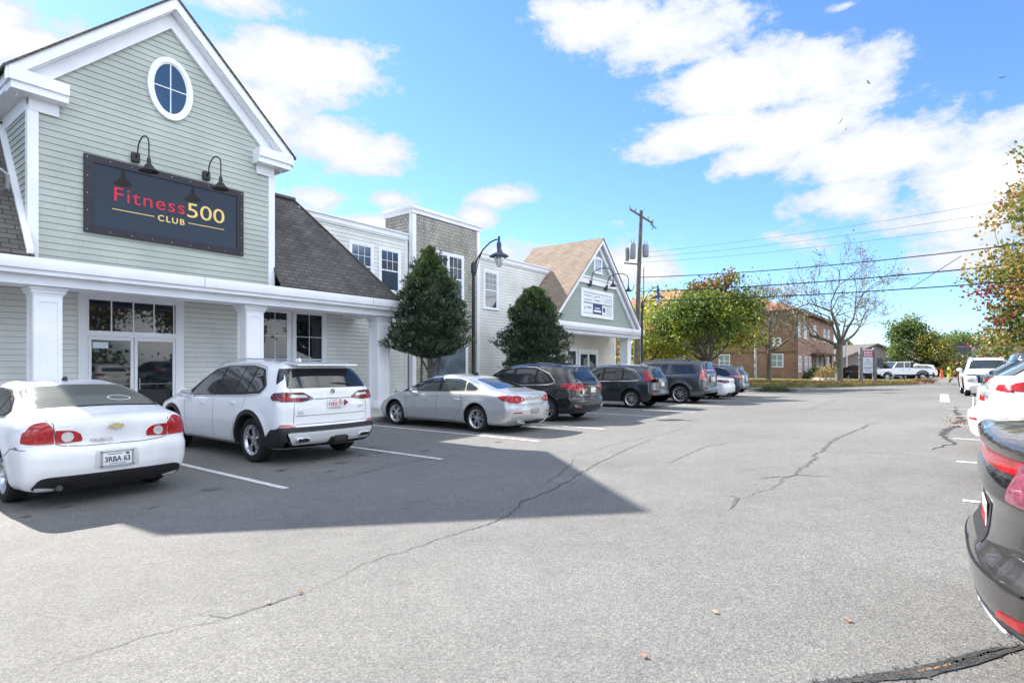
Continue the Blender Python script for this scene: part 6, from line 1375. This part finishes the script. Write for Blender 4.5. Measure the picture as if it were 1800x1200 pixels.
for x in (8.3, 13, 17.6): mb.box(x, -1.5, .1, x+.18, -1.3, 2.9)
mb.build('entrance_canopy', mat('brown_wood', (.10,.06,.045), .8), BB)
t = text('house_number', '33', 1.3, WHITE, BB, (-.03, 2.55, 3.8), (rad(90), 0, rad(-90)), .03, .9, bold=.02)
for i, x in enumerate((66.2+4, 66.2+9, 66.2+14)): bush('shrub', (x, 11.2-i*.3, .2), ['round green shrub at the brick building corner','dark green shrub along the shaded brick wall','green shrub by the brick building entrance'][i], 1.5, 1.1, 1800, .16, [(.06,.12,.03),(.09,.15,.04),(.05,.08,.03)], seed=20+i)
bush('shrub', at(1452, 52, .3), 'tan feathery shrub left of the taller leafless tree', 1.0, 1.3, 1600, .13, [(.38,.28,.12),(.30,.22,.09)], seed=30)
mb = MB()
for k in range(16): a = 2*PI*k/16; ellip(mb, (math.cos(a)*1.9, math.sin(a)*.9, .12), (.34,.3,.2), 8)
o = mb.build('stone_ring', mat('stone', (.3,.28,.25), .9, var=.3, vs=5)); o.location = at(1455, 51, .3); tag(o, 'ring of edging stones round the tan feathery shrub', 'stone edging')
# roadside sign
SG = empty('tenant_sign', at(1525, 48, .3), YAW, 'tall white roadside sign with a red heading between two grey posts', 'sign')
GW = mat('grey_wood', (.17,.17,.18), .8, var=.2, vs=4)
for s in (-1, 1): mb = MB(); mb.bbox(s*.58-.13, -.13, -.3, s*.58+.13, .13, 2.9, .02); mb.build('post', GW, SG)
mb = MB(); mb.box(-.44, -.06, .75, .44, .06, 2.75); mb.build('panel', mat('sign_white', (.62,.64,.72), .5), SG)
mb = MB(); mb.box(-.42, -.066, 2.1, .42, -.061, 2.66); h_ = mb.build('heading', mat('sign_red_dark', (.42,.05,.07), .5), SG)
for q in range(2):
    mb = MB()
    for k in range(4): mb.box(-.34+k*.18, -.07, 2.2+q*.22, -.22+k*.18, -.067, 2.34+q*.22)
    mb.build('heading_print', MATS['sign_white'], h_)
text('lettering', '68', .26, TG, SG, (-.17, -.066, 1.78), FRONT, .002, 1, bold=.006)
for z, w_ in ((1.62, .34), (1.45, .36), (1.2, .36), (1.1, .3), (.9, .26)): mb = MB(); mb.box(-w_, -.066, z, w_, -.061, z+.07); mb.build('print', TG, SG)
# white poles
for px, d, h_, l in ((1328, 52, 4.4, 'thin white pole in front of the brick wall'), (1488, 66, 4.9, 'slim white pole behind the taller leafless tree'), (1520, 95, 9.5, 'tall thin mast behind the roadside sign')):
    e = empty('white_pole', at(px, d, .1), 0, l, 'pole'); mb = MB(); mb.lathe([(0,0),(.16,0),(.16,.08),(.1,.1),(.09,h_),(0,h_+.05)], (0,0,0), 10); mb.build('pole', mat('pole_white', (.6,.6,.62), .5), e)
# cone and bollard
cp = at(1655, 62, .28); e = empty('traffic_cone', cp, 0, 'orange traffic cone beyond the far driveway', 'traffic cone')
mb = MB(); mb.box(-.25,-.25,0,.25,.25,.05); mb.lathe([(.2,.05),(.07,1.0),(0,1.02)], (0,0,0), 16); mb.build('cone_body', mat('cone_orange', (.75,.10,.02), .5), e); mb = MB(); mb.lathe([(.152,.42),(.122,.6)], (0,0,0), 16); mb.build('stripe', WHITE, e)
e = empty('bollard', at(1668, 63, .28), 0, 'yellow bollard right of the orange cone', 'bollard'); mb = MB(); mb.lathe([(0,0),(.15,0),(.15,1.15),(.1,1.25),(0,1.28)], (0,0,0), 14); mb.build('post', mat('bollard_yellow', (.75,.55,.03), .5), e)
bush('shrub', at(1625, 46.5, .3), 'small pile of brown leaves and brush at the tip of the grass verge', .9, .35, 700, .12, [(.22,.12,.06),(.3,.18,.08)], 'brush pile', seed=33)
# hedge, motel, gabled house
HG = empty('hedge', at(1663, 72, .2), YAW, 'clipped green hedge in front of the flat-roofed apartment block', 'hedge'); n = 9000
C = rng.uniform(-1, 1, (n, 3))*np.array([3.2,.8,1.0])+np.array([0,0,1.1]); k = rng.integers(0, 3, n); C[k == 0, 1] = -.8+rng.normal(0,.1,(k == 0).sum()); C[k == 1, 2] = 2.0+rng.normal(0,.12,(k == 1).sum())
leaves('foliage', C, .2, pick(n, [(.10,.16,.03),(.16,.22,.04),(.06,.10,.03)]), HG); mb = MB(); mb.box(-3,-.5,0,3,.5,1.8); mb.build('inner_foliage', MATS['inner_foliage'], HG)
MT = empty('apartment_building', at(1712, 86, .5), YAW, 'low stone-grey apartment block with a flat dark roof and a balcony', 'building')
mb = MB(); mb.box(-5.2,0,0,12,8,4.3); mb.build('wall', brickmat('motel_brick', 'X', 1, (.30,.26,.22), (.38,.33,.28), (.3,.28,.25), .4, .12, .01, .9, .3, .2), MT)
mb = MB(); mb.box(-5.6,-.8,4.3,12.4,8.4,4.65); mb.build('roof', mat('dark_roof', (.05,.05,.055), .8), MT)
for a, b, c, d, nm in ((-3.2,-.4,1.9,4.0,'balcony_opening'),(1.0,2.4,2.6,3.9,'window'),(4.4,5.8,2.6,3.9,'window'),(-4.8,2.9,.2,1.5,'ground_floor_opening')):
    mb = MB(); mb.box(a,-.03,c,b,-.002,d); w_ = mb.build(nm, mat('dark_opening', (.03,.035,.04), .3), MT)
    if nm != 'ground_floor_opening': mb = MB(); mb.box(a-.08,-.05,c-.08,b+.08,-.031,c); mb.box(a-.08,-.05,d,b+.08,-.031,d+.08); mb.box(a-.08,-.05,c,a,-.031,d); mb.box(b,-.05,c,b+.08,-.031,d); mb.build('frame', mat('trim_tan', (.5,.47,.42), .7), w_)
mb = MB(); mb.box(-3.3,-1.0,1.75,-.3,-.05,1.9)
for k in range(16): mb.box(-3.3+k*.2,-1.0,1.9,-3.27+k*.2,-.97,2.8)
mb.box(-3.3,-1.02,2.8,-.3,-.95,2.88); mb.build('balcony', mat('rail_dark', (.08,.10,.12), .5), MT)
GHs = empty('gabled_house', at(1540, 88, .0), YAW, 'grey-roofed house with a dark arched porch behind the pickup truck', 'building')
mb = MB(); mb.box(-6,0,0,6,8,2.6); mb.prism([(-6.4,2.6),(6.4,2.6),(0,5.6)], .02, 8, 'y'); mb.build('wall', mat('house_wall', (.22,.18,.15), .9, var=.1, vs=2), GHs)
mb = MB()
for s in (-1,1): mb.prism([(0,5.85),(s*6.9,2.6),(s*6.9,2.4),(0,5.6)], -.5, 8.3, 'y')
mb.build('roof', mat('house_roof', (.12,.10,.09), .9, var=.2, vs=6), GHs)
mb = MB(); mb.prism([(-1.6,.2),(1.6,.2),(1.6,2)]+[(1.6*math.cos(PI*k/10), 2+1.3*math.sin(PI*k/10)) for k in range(1,10)]+[(-1.6,2)], -.04, -.003, 'y'); mb.build('arch_opening', MATS['dark_opening'], GHs)
GHs.scale = (1, 1, .88)
# far wood: one mass that closes the horizon
n = 60000; px = rng.uniform(1000, 2250, n); dd = rng.uniform(125, 150, n); top = 5.2+1.0*np.sin(px/23)+.8*np.sin(px/9.1+2)+.8*np.sin(px/57)
zz = rng.uniform(0, 1, n)**.7*top; u = (px-900)/1000
C = np.stack([dd*(.798+.6025*u), dd*(.6025-.798*u), zz], 1); o = leaves('far_wood', C, 1.1, pick(n, [(.06,.09,.03),(.10,.12,.04),(.16,.13,.05),(.05,.07,.03)]), None); o['kind'] = 'stuff'
mb = MB(); P1 = [D(p, 152) for p in range(900, 2400, 100)]
for i in range(len(P1)-1): mb.add([(P1[i][0],P1[i][1],-1),(P1[i+1][0],P1[i+1][1],-1),(P1[i+1][0]+4,P1[i+1][1]+4,4.2),(P1[i][0]+4,P1[i][1]+4,4.2)], [(0,1,2,3)])
o = mb.build('far_hill', mat('hill', (.06,.08,.04), .95, var=.4, vs=.1)); struct(o)
# birds
for k, (px, py) in enumerate(((1762,137),(1527,146),(1478,214),(1487,228))):
    d = 60; v = at(px, d, 1.65+d*(643-py)/1000); mb = MB(); mb.tube([(-.12,0,0),(0,0,.02),(.14,0,0)], [.01,.045,.01], 6); s = .34
    mb.add([(-.05,0,.02),(.07,0,.02),(.02,s,.12),(-.06,s,.11)], [(0,1,2,3)]); mb.add([(-.05,0,.02),(.07,0,.02),(.02,-s,.10),(-.06,-s,.09)], [(3,2,1,0)])
    o = mb.build('bird', mat('bird_dark', (.03,.03,.03), .8)); o.location = v; o.rotation_euler = (.3*k, .2, k*1.3); tag(o, ['small dark bird nearest the upper right corner of the sky','small dark bird right of the big cloud band, second highest','upper bird of the close pair under the cloud band','lower bird of the close pair under the cloud band'][k], 'bird', 'birds in the sky')
# ---------------------------------------------------------------- far vehicles
PCW = PW
TK_ = empty('pickup_truck', at(1580, 57, .2), YAW+PI, 'white four-door pickup truck with square cab facing left beyond the verge', 'pickup truck')
def side_prism(mb, pts, w0, w1, mi=0): mb.prism(pts, w0, w1, 'y', mi)
mb = MB()     # x forward (+x = front), y across
mb.prism(rp([(-2.75,.62),(2.6,.62),(2.72,.75),(2.7,1.15),(.95,1.22),(-.98,1.22),(-2.75,1.2)], .06), -.86, .86, 'y'); mb.prism(rp([(-.95,1.2),(1.15,1.22),(.72,1.86),(-.9,1.9)], .08), -.78, .78, 'y'); mb.build('body', PW, TK_)
mb = MB(); mb.prism([(-2.7,.45),(2.4,.45),(2.4,.63),(-2.7,.63)], -.7, .7, 'y'); mb.prism([(-.92,1.25),(-.6,1.25),(-.6,1.84),(-.9,1.86)], -.785, .785, 'y'); mb.bbox(2.65,-.85,.5,2.85,.85,.7,.03); mb.bbox(-2.95,-.8,.5,-2.75,.8,.68,.03); mb.build('bumper', PLAS, TK_)
for s in (-1,1):
    for q in ([(.05,1.28),(.98,1.28),(.66,1.78),(.05,1.8)], [(-.55,1.28),(-.05,1.28),(-.05,1.8),(-.55,1.8)]): mb = MB(); mb.prism(rp(q,.05), s*.775, s*.792, 'y'); mb.build('side_window', CG2, TK_)
    for x in (-1.75, 1.75):
        mb = MB(); o2 = [(x+.62*math.cos(a), .48+.55*math.sin(a)) for a in [PI*k/12 for k in range(13)]]; i2 = [(x+.5*math.cos(a), .48+.45*math.sin(a)) for a in [PI*k/12 for k in range(13)]][::-1]; mb.prism(o2+i2, s*.72, s*.98, 'y'); mb.build('fender', PW if x > 0 else PLAS, TK_)
    for x in (.15,-.45): mb = MB(); mb.bbox(x-.1,s*.86-.02,1.08,x+.1,s*.86+.02,1.12,.01); mb.build('door_handle', PLAS, TK_)
tm, am = wheel_parts(.42, .24, 5, 'v')
for s in (-1,1):
    for x in (-1.75, 1.75): w_ = link('wheel', tm, TK_); w_.location = (x, s*.92, .42); w_.rotation_euler = (0,0,s*PI/2); link('rim', am, w_)
mb = MB(); mb.prism([(1.22,1.24),(1.17,1.24),(.74,1.84),(.79,1.84)], -.7, .7, 'y'); mb.build('windscreen', CG2, TK_)
V2 = dict(CRV); V2.update(name='parked_pickup', label='white truck partly hidden behind the four-door pickup', cat='pickup truck', group='vehicles beyond the verge', X=at(1617,64,0).x, Y=at(1617,64,0).y, Z=.15, rz=YAW+PI/2+.15, paint=PW, res=.35, extra=None, seams=[], chrome=None, mirror=None, handles=None, patches=[], mpatches=[]); V2['spatches'] = []
V2['rz'] = YAW+PI/2-.1
def far_car(px, d, rz, paint, label, base, cat='car'):
    v = dict(base); p = at(px, d, 0); v.update(name='parked_car', label=label, cat=cat, group='vehicles beyond the verge', X=p.x, Y=p.y, Z=.15, rz=rz, paint=paint, res=.35, extra=None, seams=[], mirror=None, handles=None, chrome=None); vehicle(v)
far_car(1641, 65, YAW+PI/2, PW, 'white SUV partly hidden behind the four-door pickup', CRV, 'suv')
far_car(1497, 63, YAW+PI, PK, 'black SUV behind the trunk of the taller leafless tree', CRV, 'suv')
far_car(1482, 66, YAW+PI, PK, 'black car parked left of the other black SUV', MAL)
far_car(1505, 72, YAW+PI+.1, PS, 'pale car behind the roadside sign posts', MAL)
